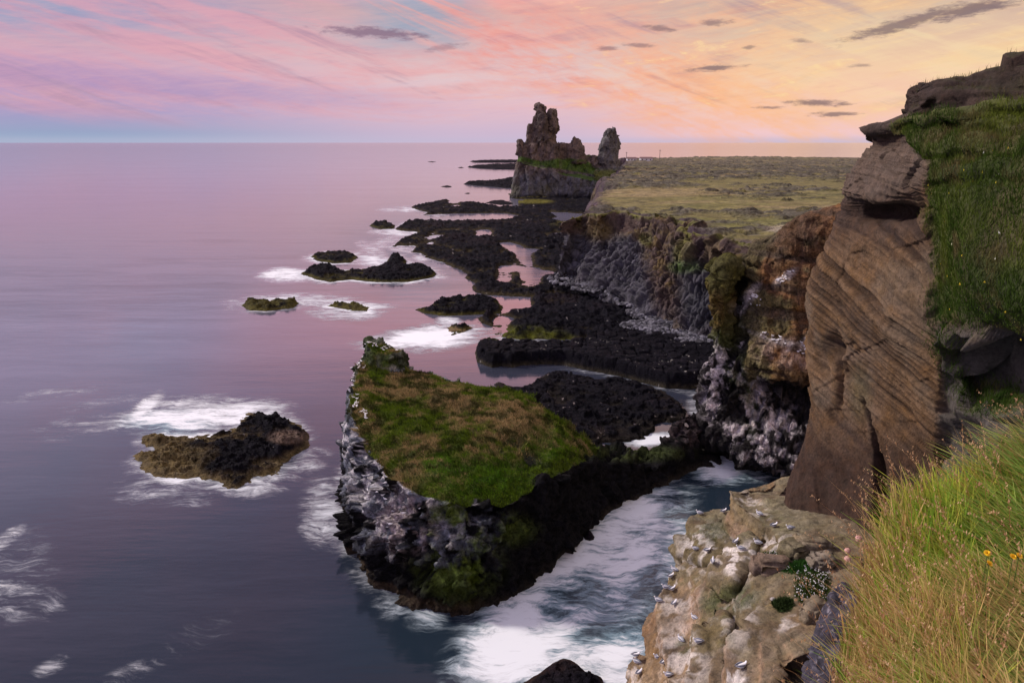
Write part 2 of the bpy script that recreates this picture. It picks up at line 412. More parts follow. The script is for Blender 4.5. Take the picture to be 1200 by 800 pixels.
# ------------------------------------------------------------------ outlines of everything that meets the water
MAIN = [(606,233),(607,243),(580,242),(560,238),(540,236),(517,235),(505,238),(495,240),(480,243),(488,246),(500,249),(495,252),(512,254),(532,252),(555,253),(572,254),(578,256),
 (555,257),(530,258),(500,259),(475,260),(465,266),(462,269),(470,271),(487,272),(487,274),(470,280),(457,290),(460,293),(477,295),(492,297),(497,302),(512,306),(525,312),(537,316),(545,322),
 (542,325),(548,329),(555,332),(550,337),(555,343),(570,346),(590,348),(620,349),(620,352),(619,365),(592,367),(555,372),(560,378),(577,385),(580,392),(595,398),(615,399),(632,398),(657,399),(676,401),(677,404),
 (640,407),(622,406),(600,403),(572,402),(560,402),(557,407),(559,424),(568,428),(577,431),(588,429),(600,431),(612,428),(620,428),(640,427),(660,428),(675,431),(700,436),(722,440),(735,443),(755,449),(780,455),(810,456),(850,450),
 (900,400),(900,300),(780,240),(730,222),(700,224),(650,232)]
POOLS = [[(480,253),(530,250.5),(590,250),(608,253),(592,258.5),(530,260),(480,259)], [(592,400),(640,401),(680,402),(684,408),(650,411),(600,411)],
 [(586,285),(595,284),(606,287),(612,291),(630,292),(620,297),(619,305),(622,312),(615,310),(610,304),(606,297),(595,291)],
 [(612,324),(620,320),(623,321.5),(619,325),(615,329)],
 [(645,249),(660,249),(682,251),(685,253),(672,257),(670,262),(657,260),(645,257),(655,254)]]
LOWER = [(572,450),(585,447),(602,452),(610,455),(620,447),(635,439),(657,436),(680,440),(700,444),(720,442),(740,447),(772,452),(785,462),(800,472),(810,482),(808,494),(777,500),(770,512),(767,518),(735,521),(710,522),(690,545),(640,530),(600,490),(590,465)]
ISLES = {
 'a': [(485,363),(500,360),(512,353),(535,349),(560,348),(585,352),(591,360),(588,368),(560,369),(520,371),(495,367)],
 'b': [(363,301),(370,297),(385,295),(415,297),(421,302),(412,308),(390,309),(370,306)],
 'c': [(351,321),(362,317),(382,314),(402,318),(424,317),(444,313),(464,311),(504,313),(513,321),(509,325),(478,331),(441,331),(410,328),(387,331),(370,328)],
 'd': [(450,311),(455,303),(468,299),(477,305),(478,311),(460,313)],
 'e': [(281,358),(290,355),(310,354),(325,351),(352,355),(345,361),(310,365),(292,364)],
 'f': [(380,359),(395,355),(410,354),(432,359),(448,359),(434,361),(432,366),(410,364),(395,361)],
 'g': [(519,384),(535,380),(558,384),(545,390),(528,394),(524,388)],
 'h': [(432,265),(437,261.5),(455,261),(464,264),(463,268),(445,269)],
}
BIGROCK = [(154,534),(161,529),(176,527),(160,520),(162,511),(180,507),(200,510),(220,509),(240,508),(260,506),(278,499),(277,492),(288,482),(306,483),(332,490),(356,497),(365,510),(364,524),(344,536),(328,556),(300,563),(278,574),(266,574),(252,566),(226,560),(204,564),(184,560),(162,550)]
FRONTROCK = [(602,812),(612,797),(628,788),(645,776),(660,770),(675,775),(688,786),(706,792),(718,812),(660,845)]
REEFS = [[(550,189.4),(575,188.2),(608,188),(608,190.5),(575,190.6),(555,190.3)],
         [(547,196),(560,194),(580,193),(608,192.4),(608,198.5),(580,198.5),(560,197.5)],
         [(542,216),(555,213),(575,213),(595,210),(612,208),(612,221),(590,220.5),(575,219),(555,217.5)],
         [(514,219),(520,217.5),(530,218),(531,219.5),(522,220)],
         [(542,227),(548,225.5),(553,226.5),(550,228)],
         [(566,238),(575,235),(590,234),(604,238),(602,240),(585,240.5)],
         [(500,189.6),(507,189.2),(512,189.8),(506,190.3)], [(535,196.5),(541,195.6),(545,196.6),(540,197.4)]]
BASE = [(-19.4,68.6),(-17.4,61.8),(-13.6,55.2),(-9.2,52.1),(-3.7,50.9),(0,53),(3.8,58.1),(8.3,65),(14.4,71.4),(22.3,76.8),(25.5,82),(15,81),(8,84.5),(-3,90),(-12,91),(-19,91),(-22,84),(-21.5,76)]

# ------------------------------------------------------------------ sea
def build_sea():
    fine = np.linspace(-48, 48, 760); side = np.linspace(50, 115, 30)
    ang = np.concatenate([-side[::-1], fine, side])*math.pi/180
    r = np.concatenate([np.geomspace(14, 420, 560), np.geomspace(432, 90000, 70)])
    A, Rr = np.meshgrid(ang, r); X = Rr*np.sin(A); Y = Rr*np.cos(A)
    V = np.stack([X.ravel(), Y.ravel(), np.zeros(X.size)], 1); F = gridF(len(r), len(ang))[:, ::-1]
    u, v = proj(V); front = (V[:, 1] > 5) & (Rr.ravel() < 500)
    P = V.copy(); w1 = fbm(P, .05, 4, 3); w2 = fbm(P, .22, 4, 9)
    foam = np.zeros(len(V)); aqua = np.zeros(len(V))
    def rim(poly, width, amt, bias=None):
        d = -sdf(V[:, 0], V[:, 1], poly); d = np.where(front, d, 1e3)
        f = np.exp(-np.maximum(d, 0)/width)*amt
        if bias is not None: f = f*bias
        return f
    big = wpoly(BIGROCK)
    foam = np.maximum(foam, rim(big, 1.6, .60)*(.55+.6*sm(w1, -.3, .3)))
    for k in 'bcdef': foam = np.maximum(foam, rim(wpoly(ISLES[k]), 3.2, .5 + .35*(w1 > 0)))
    foam = np.maximum(foam, rim(BASE, 1.3, .42)*(V[:, 0] < 3))
    ml = wpoly(MAIN); foam = np.maximum(foam, rim(ml, 2.5, .5)*sm(u, 560, 500))
    B = [  # u, v, ru, rv, tilt, strength
      (235,488,92,17,4,.98),(205,480,60,14,8,.75),(170,478,26,9,40,.8),(330,545,52,20,12,.5),(382,600,26,38,20,.62),(372,612,22,26,0,.5),(280,570,60,14,0,.45),(200,575,70,20,0,.38),(90,500,60,14,10,.3),
      (505,396,58,13,5,1.2),(470,402,48,10,0,.9),(528,380,18,10,-30,.8),(350,352,70,8,0,.62),(408,364,42,11,0,.75),(335,322,30,8,0,1.0),(440,306,30,8,-8,.75),(300,356,40,8,0,.5),(418,300,22,6,0,.5),
      (470,272,34,5,0,.75),(450,284,36,8,20,.45),(440,296,26,8,-30,.5),(495,302,12,5,0,.6),(475,245,34,3.6,0,.75),(590,232,26,4,0,.4),(618,228,10,3,0,.8),(600,396,40,5,-5,.5),
      (15,680,48,62,-40,.34),(6,632,26,9,35,.55),(50,700,38,26,-40,.25),(150,790,50,14,25,.32),(60,780,36,12,35,.26),(230,745,70,22,25,.2),(60,462,70,8,8,.3),(130,470,70,7,10,.3),
      (700,655,105,62,36,1.0),(740,610,62,34,38,.9),(640,720,92,56,30,1.05),(600,765,70,44,20,1.15),(690,770,90,36,10,.95),(690,690,105,80,30,.7),(590,700,70,30,35,.5),(780,640,45,52,20,.7),
      (505,722,30,18,10,.5),(460,710,26,16,0,.42),(845,545,36,20,-8,1.15),(826,532,12,16,0,1.0),(870,552,40,16,0,.6),(765,515,34,7,5,1.15),(815,478,12,22,0,.45),(770,452,60,5,-10,.4),(700,437,40,4,-5,.35),
      (800,590,40,16,40,.35),(720,800,60,20,0,.9)]
    for (a, b, ru, rv, tl, s) in B:
        e = ell(u, v, a, b, ru, rv, tl, .75)*s
        foam = np.maximum(foam, np.where(front, e, 0)*(1+.35*w2))
    ht = lambda a, b, ru, rv, tl=0: np.where(front, ell(u, v, a, b, ru, rv, tl, .8), 0)
    foam = foam*(1-.55*ht(665,700,42,22,30))*(1-.4*ht(700,745,30,12,10))
    aqua = np.maximum.reduce([ht(195,498,46,13)*.9, ht(700,690,170,110,30)*.9, ht(500,760,90,60)*.55, ht(850,545,60,30)*.8, ht(730,745,60,40)])
    chan = np.maximum(ht(700,680,220,150,30), ht(850,545,80,50))
    m = bpy.data.materials.new('long_exposure_sea'); m.use_nodes = True; t = NT(m.node_tree); t.N.clear()
    g = t.N.new('ShaderNodeNewGeometry'); p = g.outputs['Position']
    fo = E(t, t.attr('foam').outputs['Fac']); aq = E(t, t.attr('aqua').outputs['Fac']); ch = E(t, t.attr('chan').outputs['Fac'])
    warp = t.N.new('ShaderNodeTexNoise'); t.put(warp.inputs['Vector'], p); warp.inputs['Scale'].default_value = .16; warp.inputs['Detail'].default_value = 4
    vm = t.N.new('ShaderNodeVectorMath'); vm.operation = 'MULTIPLY_ADD'; t.L.new(warp.outputs['Color'], vm.inputs[0]); vm.inputs[1].default_value = (5, 5, 0); t.L.new(p, vm.inputs[2])
    pw = vm.outputs[0]
    s1 = t.noise(t.mapping(pw, rot=(0, 0, R(-50)), sc=(.26, .8, 1)), 1., 9, .74, .1)
    s2 = t.noise(t.mapping(pw, rot=(0, 0, R(-14)), sc=(.14, .45, 1)), 1., 9, .74, .1)
    s3 = t.noise(t.mapping(pw, rot=(0, 0, R(-62)), sc=(.5, 2.6, 1)), 1., 5, .65, .2)
    sw = t.mix(ch, t.comb(s2, s2, s2), t.comb(s1, s1, s1))
    sv = t.sep(sw)[0]
    F1 = t.ss(fo*1.08 + (sv-.5)*2.6*t.ss(fo, 0, .4) + (s3-.5)*.8*t.ss(fo, 0, .3), .15, 1.2)
    dens = t.m('POWER', t.m('MINIMUM', F1, 1.), 1.2)
    sheen_far = E(t, t.attr('veil').outputs['Fac'])
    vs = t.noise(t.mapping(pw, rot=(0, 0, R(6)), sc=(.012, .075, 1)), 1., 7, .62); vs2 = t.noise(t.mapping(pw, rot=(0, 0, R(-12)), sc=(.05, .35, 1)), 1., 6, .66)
    painted_sheen = t.m('MULTIPLY', sheen_far + .09, t.ss(vs*.55+vs2*.45, .34, .66, .6, 1.4))  # streaky lavender paling offshore, reflected sky light painted into the water colour
    deep = t.mix(aq, t.mix(t.m('MINIMUM', painted_sheen, 1.), (.005, .013, .024), (.155, .150, .21)), (.009, .024, .036))
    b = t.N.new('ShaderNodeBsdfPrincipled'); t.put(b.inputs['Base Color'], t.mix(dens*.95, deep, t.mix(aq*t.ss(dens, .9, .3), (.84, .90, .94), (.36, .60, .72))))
    rg = t.noise(t.mapping(p, sc=(.006, .03, 1)), 1., 4, .6)
    t.put(b.inputs['Roughness'], t.ss(dens, 0, .6, 0, .5) + .08 + rg*.06)
    b.inputs['IOR'].default_value = 1.38
    # averaged waves: low bump, long in x
    bp1 = t.noise(t.mapping(p, sc=(.35, 1.1, 1)), 1., 5, .6); bp2 = t.noise(t.mapping(p, sc=(.018, .09, 1)), 1., 5, .65)
    bn = t.N.new('ShaderNodeBump'); bn.inputs['Strength'].default_value = .4; bn.inputs['Distance'].default_value = .10
    t.put(bn.inputs['Height'], bp1*.28+bp2*2.4 + dens*.8); t.L.new(bn.outputs[0], b.inputs['Normal'])
    o = t.N.new('ShaderNodeOutputMaterial'); t.L.new(b.outputs[0], o.inputs[0])
    s = mk('sea', V, F, m, attrs={'foam': foam, 'aqua': aqua, 'chan': chan, 'veil': sm(Rr.ravel(), 60, 330)*(1-.35*sm(Rr.ravel(), 700, 6000))}); s['kind'] = 'structure'  # veil: where the painted sky sheen lightens the far water
build_sea()

# ------------------------------------------------------------------ low lava rocks: height fields on real outlines
def lowrock(name, polys, holes=(), h=2., edge=1.2, step=.0016, rough=1., weed=.6, weedcol=(.075, .058, .020), cols=False, mat=None, yr=None, extra=None, base=None, tint=None, zmul=None, brown=0., farflat=0.):
    Pp = [np.array(p) for p in polys]; allp = np.concatenate(Pp)
    y0, y1 = allp[:, 1].min(), allp[:, 1].max(); a = allp[:, 0]/allp[:, 1]; y0 -= 2; y1 += 3
    na = max(24, int((a.max()-a.min())/step)); ny = max(24, int(math.log(y1/y0)/(step*1.5)))
    aa = np.linspace(a.min()-3*step, a.max()+3*step, na); yy = np.geomspace(max(y0, 5), y1, ny)
    Y, A = np.meshgrid(yy, aa, indexing='ij'); X = (A*Y).ravel(); Y = Y.ravel()
    P0 = np.stack([X, Y, np.zeros(len(X))], 1)
    wr = fbm(P0, .5, 4, 31)*min(edge, 1.2)*.9 + fbm(P0, .12, 3, 5)*min(edge, 1.2)*.6
    d = np.full(len(X), -1e9)
    for p in Pp: d = np.maximum(d, sdf(X, Y, p))
    dh = np.full(len(X), 1e9)
    for q in holes: dh = np.minimum(dh, -sdf(X, Y, q))
    d = d + wr*.6*sm(np.abs(d), 0, 1.5)*1.0
    if farflat > .9: dh = np.minimum(dh, (.60-fbm(P0, (.05, .022, 1), 3, 90))*16)
    d = np.minimum(d, dh-.3+wr*.25)
    up = sm(d, -.2, edge*1.6)
    big = fbm(P0, .09/rough, 4, 11); mid = fbm(P0, .4, 4, 12); f1, f2, rv = worley2(P0, (.55, .55, .55), 4); g1, g2, rv2 = worley2(P0, (.16, .16, .16), 8)
    rid = fbm(P0, (.25, .25, .25), 5, 44, .55, True)
    e1, e2, rv3 = worley2(P0, (.9, 1.2, .9), 14, 1.)
    rid2 = fbm(P0, (.7, .9, 1), 4, 45, .6, True)
    H = h*(up*(.66+.5*big)) + up*(mid*.5+rid*.55+rid2*.30+(rv3-.5)*.45+(rv2-.5)*.5*sm(fbm(P0, .05, 3, 47), -.1, .2)-.1)*rough
    if zmul is not None: H = H*zmul(X, Y)
    if cols: # columnar jointing: hexagonal heads stepping down at the rim
        cf1, cf2, crv = worley2(P0, (.42, .42, .42), 77, .75)
        H = np.where(d > -1, up*(h*.95+(crv-.5)*.55 - np.exp(-(cf2-cf1)*14)*.45 + big*.4), H)
    if farflat:
        st_ = .55; fq = H/st_+fbm(P0, .2, 3, 95)*.4; Hq = (np.floor(fq)+sm(fq-np.floor(fq), .62, .95))*st_; H = np.where(d > .3, .3*H+.7*Hq, H)
    far = sm(Y, 150, 260)*farflat; H = H*(1-.35*far)+up*rid*.8*far
    H = np.where(d < 0, np.maximum(-2.5, H+d*2.2), H) - .12
    V = np.stack([X, Y, H], 1); F = gridF(len(yy), len(aa))[:, ::-1]
    n = normals(V, F)
    V = V + n*((fbm(V, 1.1, 3, 60)*.16+facet(V, .9, 61)*.30*np.clip(H, 0, 1))*rough)[:, None]
    used, F2 = cull(V, F, H > -.9)
    V = V[used]; n = n[used]; H = H[used]; d = d[used]
    nz = fbm(V, .5, 4, 70); n2 = fbm(V, .08, 3, 71); n3 = fbm(V, 2., 3, 72)
    c = np.ones((len(V), 3))*BLK*(1.05+.5*nz+.35*n2)[:, None]
    c = lerp(c, np.array([.022, .015, .018]), sm(n2+nz*.5, .15, .6)*.6)
    if brown: c = lerp(c, np.array([.030, .022, .024]), sm(fbm(V, .13, 4, 75), -.1, .35)*brown*sm(n[:, 2], .7, .95))
    wl = sm(H, .95+.5*nz, .15+.2*nz)*weed
    c = lerp(c, np.array(weedcol)*(1+.5*nz)[:, None], np.clip(wl, 0, 1))
    c = lerp(c, np.array([.03, .028, .022]), sm(H, .25, -.05)*.8)
    if tint is not None: c = tint(V, c, nz, n3)
    o = mk(name, V, F2, mat or M_wet, col=c)
    return o
W = wpoly
main_tint = lambda V, c, nz, n3: (lambda uv: lerp(lerp(lerp(c, np.array([.085, .095, .016])*(1+.4*nz)[:, None], np.maximum(ell(uv[0], uv[1], 612, 392, 40, 9, 0, .6), ell(uv[0], uv[1], 645, 396, 26, 7))*sm(nz, -.5, .2)*.9),
      np.array([.14, .13, .03]), np.maximum(ell(uv[0], uv[1], 625, 236, 22, 2.5)*.9, ell(uv[0], uv[1], 675, 262, 30, 5)*.45*sm(nz, -.2, .4))),
      np.array([.45, .42, .40]), sm(n3+nz*.6, .78, .9)*.7))(proj(V))
o = lowrock('lava_shelf', [W(MAIN)], [W(p) for p in POOLS], h=2.1, edge=1.8, step=.0017, rough=1.3, weed=.55, brown=.12, tint=main_tint, farflat=1.); o['kind'] = 'structure'
LEDGE = [(557,413),(562,410),(600,411),(622,412),(640,413),(677,410),(720,395),(800,405),(850,420),(850,450),(810,456),(780,455),(755,449),(735,443),(722,440),(700,436),(675,431),(660,428),(640,427),(620,428),(612,428),(600,431),(588,429),(577,431),(568,428),(559,424)]
o = lowrock('basalt_ledge', [W(LEDGE)], h=2.9, edge=.5, step=.0011, rough=.6, weed=.55, weedcol=(.10, .085, .05), cols=True, brown=.15, farflat=0.,
   tint=lambda V, c, nz, n3: lerp(c, np.array([.42, .40, .36]), sm(n3+nz*.7, .70, .85)*.8)); o['kind'] = 'structure'
o = lowrock('lava_bench', [W(LOWER)], h=1.5, edge=1.6, step=.0012, rough=.8, weed=.2, brown=.6, farflat=.5,
   tint=lambda V, c, nz, n3: lerp(c, np.array([.42, .36, .34]), sm(n3+nz*.7, .72, .86)*.8)); o['kind'] = 'structure'
IL = {'a': (2.4, 'broad black lava rock with a green weed rim beside the orange tide pool', .9), 'b': (1.4, 'small black sea rock furthest up the shore side of the long black reef', .9),
      'c': (1.9, 'long low black reef lying parallel to the shore in the pink sea', .9), 'd': (2.8, 'upright black knob of rock just behind the long black reef', .9),
      'e': (2.0, 'small weedy sea rock standing alone furthest left in open water', 1.4), 'f': (1.0, 'flat olive weed-covered rock ringed by surf below the long reef', 2.),
      'g': (1.3, 'tan and green flat rock beside the bright white surf patch', 1.5), 'h': (1.5, 'small rounded black rock off the tip of the dark lava tongue', .7)}
for k, (h, lab, wd) in IL.items():
    o = lowrock('sea_rock', [W(ISLES[k])], h=h, edge=1.5, step=.0010, rough=1.1, weed=min(1, wd), weedcol=(.075, .068, .018) if wd < 1.3 else (.11, .095, .03),
        tint=(lambda V, c, nz, n3: lerp(c, np.array([.30, .20, .12]), sm(nz, .1, .4)*.6)) if k == 'g' else ((lambda V, c, nz, n3: lerp(c, np.array([.085, .078, .024]), sm(nz, -.5, .1)*.85)) if k in 'ef' else None))
    meta(o, lab, 'sea rock', 'low black rocks in the sea off the lava shelf')
def big_tint(V, c, nz, n3):
    u, v = proj(V); west = sm(u+fbm(V, .3, 3, 3)*40, 246, 205)
    rim = np.maximum(west*sm(nz+.9, .1, .5), sm(V[:, 2], .6+.4*nz, .2)*.8)
    c = lerp(c, np.array([.15, .115, .055])*(1+.45*nz+.3*n3)[:, None], np.clip(rim, 0, 1)*.95)
    c = lerp(c, np.array([.24, .17, .13]), ell(u, v, 338, 512, 22, 8)*.7)
    return lerp(c, np.array([.5, .46, .44]), sm(n3+nz*.6, .82, .95)*.8)
o = lowrock('sea_rock', [W(BIGROCK)], h=1.15, edge=1.3, step=.0009, rough=1.05, weed=.5, weedcol=(.14, .10, .05), tint=big_tint,
            zmul=lambda X, Y: 1+.15*np.exp(-((X+31)**2+(Y-98)**2)/60)+.1*np.exp(-((X+32)**2+(Y-86)**2)/40))
meta(o, 'large sea rock, tan weed-covered left half and jagged black right half, with surf behind', 'sea rock')
o = lowrock('sea_rock', [W(FRONTROCK)], h=1.4, edge=.9, step=.0011, rough=.7, weed=.7, weedcol=(.07, .035, .022), brown=.6)
meta(o, 'dark brown rock breaking through the white surf at the bottom edge', 'sea rock')
q = at(690, 629, z=0)
o = lowrock('sea_rock', [[(q[0]+.62*math.cos(k), q[1]+.7*math.sin(k)) for k in np.linspace(0, 6.28, 9)[:-1]]], h=1.5, edge=.4, step=.0008, rough=.25, weed=0)
meta(o, 'small round black boulder in the foaming channel beside the grassy stack', 'sea rock')
for p in REEFS:
    o = lowrock('far_reef', [W(p)], h=2.4 if REEFS.index(p) < 3 else .8, edge=3, step=.0011, rough=1.5 if REEFS.index(p) < 3 else .4, weed=0)
    i = REEFS.index(p)
    lab = ['farthest long thin dark reef running out left of the castle crag', 'second dark reef strip from the horizon, left of the castle crag', 'thick dark reef touching the left foot of the castle crag', 'small dark skerry left of the reef at the crag foot', 'tiny dark rock in the water below the crag foot reef', 'ring-shaped low reef in the pale water at the crag foot', 'tiny skerry off the tip of the farthest thin reef','tiny skerry off the tip of the second dark reef strip'][i]
    meta(o, lab, 'reef', 'dark reefs in the far sea')
# ------------------------------------------------------------------ tufts of short grass on a surface
def tufts(name, V, F, mask, n, hgt, wid, cols, mat, parent=None, lean=(0, 0), down=0.):
    """thin leaf blades standing on the faces of a surface, thinned by a mask; one uncountable mass"""
    a, b, c = V[F[:, 0]], V[F[:, 1]], V[F[:, 2]]
    ar = np.linalg.norm(np.cross(b-a, c-a), axis=1)
    w = ar*np.clip(mask[F].mean(axis=1), 0, 1)
    if w.sum() <= 0: return None
    idx = RNG.choice(len(F), n, p=w/w.sum()); r1 = RNG.random(n)[:, None]; r2 = RNG.random(n)[:, None]
    d = V[F[idx, -1]]; P = (a[idx]*(1-r1)+b[idx]*r1)*(1-r2)+(d*(1-r1)+c[idx]*r1)*r2
    h = hgt*(.5+RNG.random(n)**1.5)[:, None]; az = RNG.random(n)*6.283
    side = np.stack([np.cos(az), np.sin(az), np.zeros(n)], 1)*wid*(.6+.8*RNG.random(n))[:, None]
    ln = np.stack([RNG.normal(lean[0], .38, n), RNG.normal(lean[1], .38, n), np.ones(n)], 1)
    tip = P+ln*h; 
    VV = np.stack([P-side-[0, 0, .04], P+side-[0, 0, .04], tip], 1).reshape(-1, 3)
    pn = fbm(P, .25, 3, 91); pn2 = fbm(P, 1.3, 3, 92)+RNG.normal(0, .25, n)
    cc = cols(P, pn, pn2)*(.7+.6*RNG.random(n))[:, None]
    CC = np.repeat(cc, 3, axis=0)
    o = mk(name, VV, np.arange(3*n).reshape(-1, 3), mat, parent=parent, col=CC, smooth=False)
    return o

# ------------------------------------------------------------------ grassy sea stack in the foreground
def build_stack():
    top = [at(408,480,y=71), at(425,522,y=64.5), at(450,552,y=59.5), at(490,577,y=56), at(545,594,y=54.5), at(600,588,y=56), at(646,562,y=60.5), at(682,545,y=66.5), at(722,546,y=71.5),
           at(782,548,y=75.8), at(812,505,y=80), at(750,537,y=79), at(702,523,y=77.5), at(652,487,y=77), at(618,459,y=80.5), at(575,452,y=83.5), at(522,441,y=86), at(478,430,y=87.5), at(420,425,y=84.5), at(411,452,y=78)]
    base = [(-19.2,69.2,0), (-17.4,61.8,0), (-13.6,54.9,0), (-9.2,52.1,0), (-3.7,50.6,0), (0.3,52.9,0), (3.8,58.1,0), (8.3,65,0), (14.4,71.4,0), (22.3,76.8,0), (25.5,82,0), (16,80.5,0), (9.5,80,0), (6,84,0),
            (2,88,0), (-3,91,0), (-11,93,0), (-18.3,92,0), (-20.8,85,0), (-20.2,77,0)]
    top = [np.array(p) for p in top]; base = [np.array(p, float)-[0, 0, 2] for p in base]
    cen = np.mean(top, axis=0)
    mid = [b*.45+t*.55+np.array([(t-cen)[0], (t-cen)[1], 0])/max(np.linalg.norm((t-cen)[:2]), 1)*(.9 if 2 < k < 9 else (.35 if k < 3 else .0)) for k, (b, t) in enumerate(zip(base, top))]
    inner = [t*.985+cen*.015 + [0, 0, .25] for t in top]
    # two stacked closed pieces share the waist outline
    p1 = prism(mid, base); p2 = prism(inner, [m-[0, 0, .3] for m in mid])
    # knoll at the far tip, like a broken battlement
    k1 = prism([at(429,398,y=86), at(440,408,y=84.5), at(455,411,y=84.5), at(471,408,y=85.5), at(472,410,y=88), at(450,408,y=90), at(432,400,y=89)],
               [at(416,440,y=84), at(436,450,y=82), at(455,452,y=82), at(473,438,y=84), (-12,90,6), (-16,92,6), (-20,90,6)])
    lump = prism([at(790,492,y=83), at(812,482,y=84), at(832,490,y=86), at(836,520,y=84), at(815,535,y=80), at(790,512,y=80)],
                 [(19,79,-2), (21,76.5,-2), (27,77.5,-2), (30,84,-2), (26,90,-2), (20,88,-2)])
    kerb = prism([at(700,540,y=78), at(735,538,y=79), at(790,536,y=80), at(790,520,y=83), at(740,523,y=83), at(705,525,y=81)],
                 [(9,76,-2), (15,77,-2), (22,78,-2), (22,85,-2), (15,85,-2), (9,83,-2)])
    V, F = union([p1, p2, k1, lump, kerb], .19, 5)
    n = normals(V, F)
    # turf where the surface lies flat inside the top outline
    u0, v0 = proj(V)
    tp = [p[:2] for p in top]; dt = sdf(V[:, 0], V[:, 1], tp)
    flat = sm(n[:, 2], .35, .75); turf = np.clip(flat*sm(dt+fbm(V, .35, 4, 78)*(3.2-2*sm(V[:, 1], 62, 70)), -1.6-.8*sm(V[:, 1], 62, 70), .5)*(1-sm(((u0-625)*70+(v0-590)*75)/102+fbm(V, .3, 4, 79)*16, -8, 8))*sm(V[:, 2], 2.5, 5), 0, 1)
    lumpy = fbm(V, .14, 4, 21)*.75+fbm(V, .5, 3, 22)*.40+fbm(V, 1.4, 2, 23)*.12
    q = V @ np.array([[.8, .1, .58], [-.1, .98, .1], [-.58, -.1, .8]])
    w1, w2, rv = worley(q, .42, 5); x1, x2, rv2 = worley(q, 1.05, 6)
    crag = facet(q, .40, 5)*1.8+facet(q, .95, 6)*.9+facet(q, 2.2, 16)*.35-np.exp(-(w2-w1)*12)*.25+fbm(V, .12, 3, 8)*1.0+fbm(V, 1.3, 3, 9)*.10
    left = sm(V[:, 0]+fbm(V, .2, 3, 2)*2, 0, -7)
    amp = ((.55+.45*left)*sm(V[:, 2], -1, 2)+.25)*(1-.5*sm(V[:, 1], 64, 72)*left)
    V = V + n*(crag*amp*(1-turf)*.8)[:, None] + np.stack([0*lumpy, 0*lumpy, (lumpy+1.0*sm(dt, 1, 11)-.5*sm(dt, 2.5, 0))*turf], 1)
    # shallow hollow and earthy scar in the turf
    n = normals(V, F); u, v = proj(V)
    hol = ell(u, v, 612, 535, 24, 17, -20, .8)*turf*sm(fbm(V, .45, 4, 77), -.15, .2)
    V[:, 2] -= hol*.5
    nz = fbm(V, .35, 4, 30); n2 = fbm(V, 1.5, 3, 31); n3 = fbm(V, .1, 3, 32)
    rock = np.ones((len(V), 3))*np.array([.008, .0078, .009])*(1+.5*n2)[:, None]  # near-black base, shade of the front and right faces painted in
    pale = left*sm(V[:, 2]+nz, 2.4, 5.2)
    rock = lerp(rock, np.array([.125, .138, .170])*(1+.9*n2+1.0*(rv2-.5))[:, None], pale*sm(rv2+.3*nz, .12, .55))
    gu = left*sm(V[:, 2]-.25*nz, 3.4, 6)*sm(n2+.6*nz+.25*(n[:, 2]), .18, .42)
    rock = lerp(rock, np.array([.62, .60, .62]), gu*.8)
    rock = lerp(rock, np.array([.36, .29, .29])*(1+.3*n2)[:, None], ell(u, v, 478, 612, 34, 36, 20, .6)*sm(n2+nz*.5, -.25, .15)*.75)
    rock = lerp(rock, np.array([.62, .60, .60]), ell(u, v, 426, 580, 11, 8)*.8)
    rock = lerp(rock, np.array([.55, .55, .55]), ell(u, v, 539, 612, 4.5, 17, 12)*.6)
    moss = np.maximum.reduce([ell(u, v, 530, 650, 46, 40, -35, .7), ell(u, v, 530, 615, 40, 26), ell(u, v, 590, 620, 30, 16, 0, .8)*.6])*sm(nz+.5*n2, -.25, .2)
    rock = lerp(rock, np.array([.110, .160, .022]), moss*.95)
    rock = lerp(rock, np.array([.070, .048, .028])*(1+.4*n2)[:, None], sm(V[:, 2], 1.3+nz, .4)*left*.8)
    rock = lerp(rock, np.array([.030, .026, .020]), sm(V[:, 2], 1.0, 0)*.7)
    rock = lerp(rock, np.array([.045, .060, .018]), ell(u, v, 745, 531, 55, 8, 0, .7)*sm(nz, -.4, .2)*.85)
    rock = lerp(rock, np.array([.06, .045, .048]), ell(u, v, 800, 505, 26, 18)*sm(n2, -.3, .2)*.8)
    rimg = sm(u+8*nz, 447, 420)*sm(v, 500, 460)
    rock = lerp(rock, np.array([.05, .06, .022]), rimg*sm(nz, -.5, 0)*.8); rock = lerp(rock, np.array([.045, .060, .020]), sm(v, 440, 425)*.85)
    g1 = np.array([.060, .090, .012]); g2 = np.array([.145, .115, .045]); g3 = np.array([.036, .055, .012])
    warm = sm(nz*.7+n3*.9+.5*n2, -.25, .3)
    gr = lerp(g1, g2, warm*.9); gr = lerp(gr, g3, sm(n2, .15, .45)*.6)
    bright = np.maximum.reduce([ell(u, v, 560, 560, 60, 24, 0, .6)*.8, ell(u, v, 515, 545, 22, 12), ell(u, v, 458, 422, 14, 7), ell(u, v, 640, 520, 24, 18, -30)*.7])
    gr = lerp(gr, np.array([.060, .120, .010]), bright*sm(n2+nz, -.4, .2)*.85)
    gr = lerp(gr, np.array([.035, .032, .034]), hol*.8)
    earth = sm(turf, .55, .3)
    c = lerp(gr, rock, earth)
    st = mk('stack_rock', V, F, M_rock, col=c)
    root = bpy.data.objects.new('sea_stack', None); COL.objects.link(root); root.location = (0, 70, 0)
    st.location = (0, -70, 0); st.parent = root
    meta(root, 'steep sea stack with a sloping green and straw-coloured grass top and pale guano-streaked seaward face', 'sea stack')
    tm = turf*sm(turf, .35, .7)*(1-hol)
    edge = sm(np.abs(dt), 3, 0)
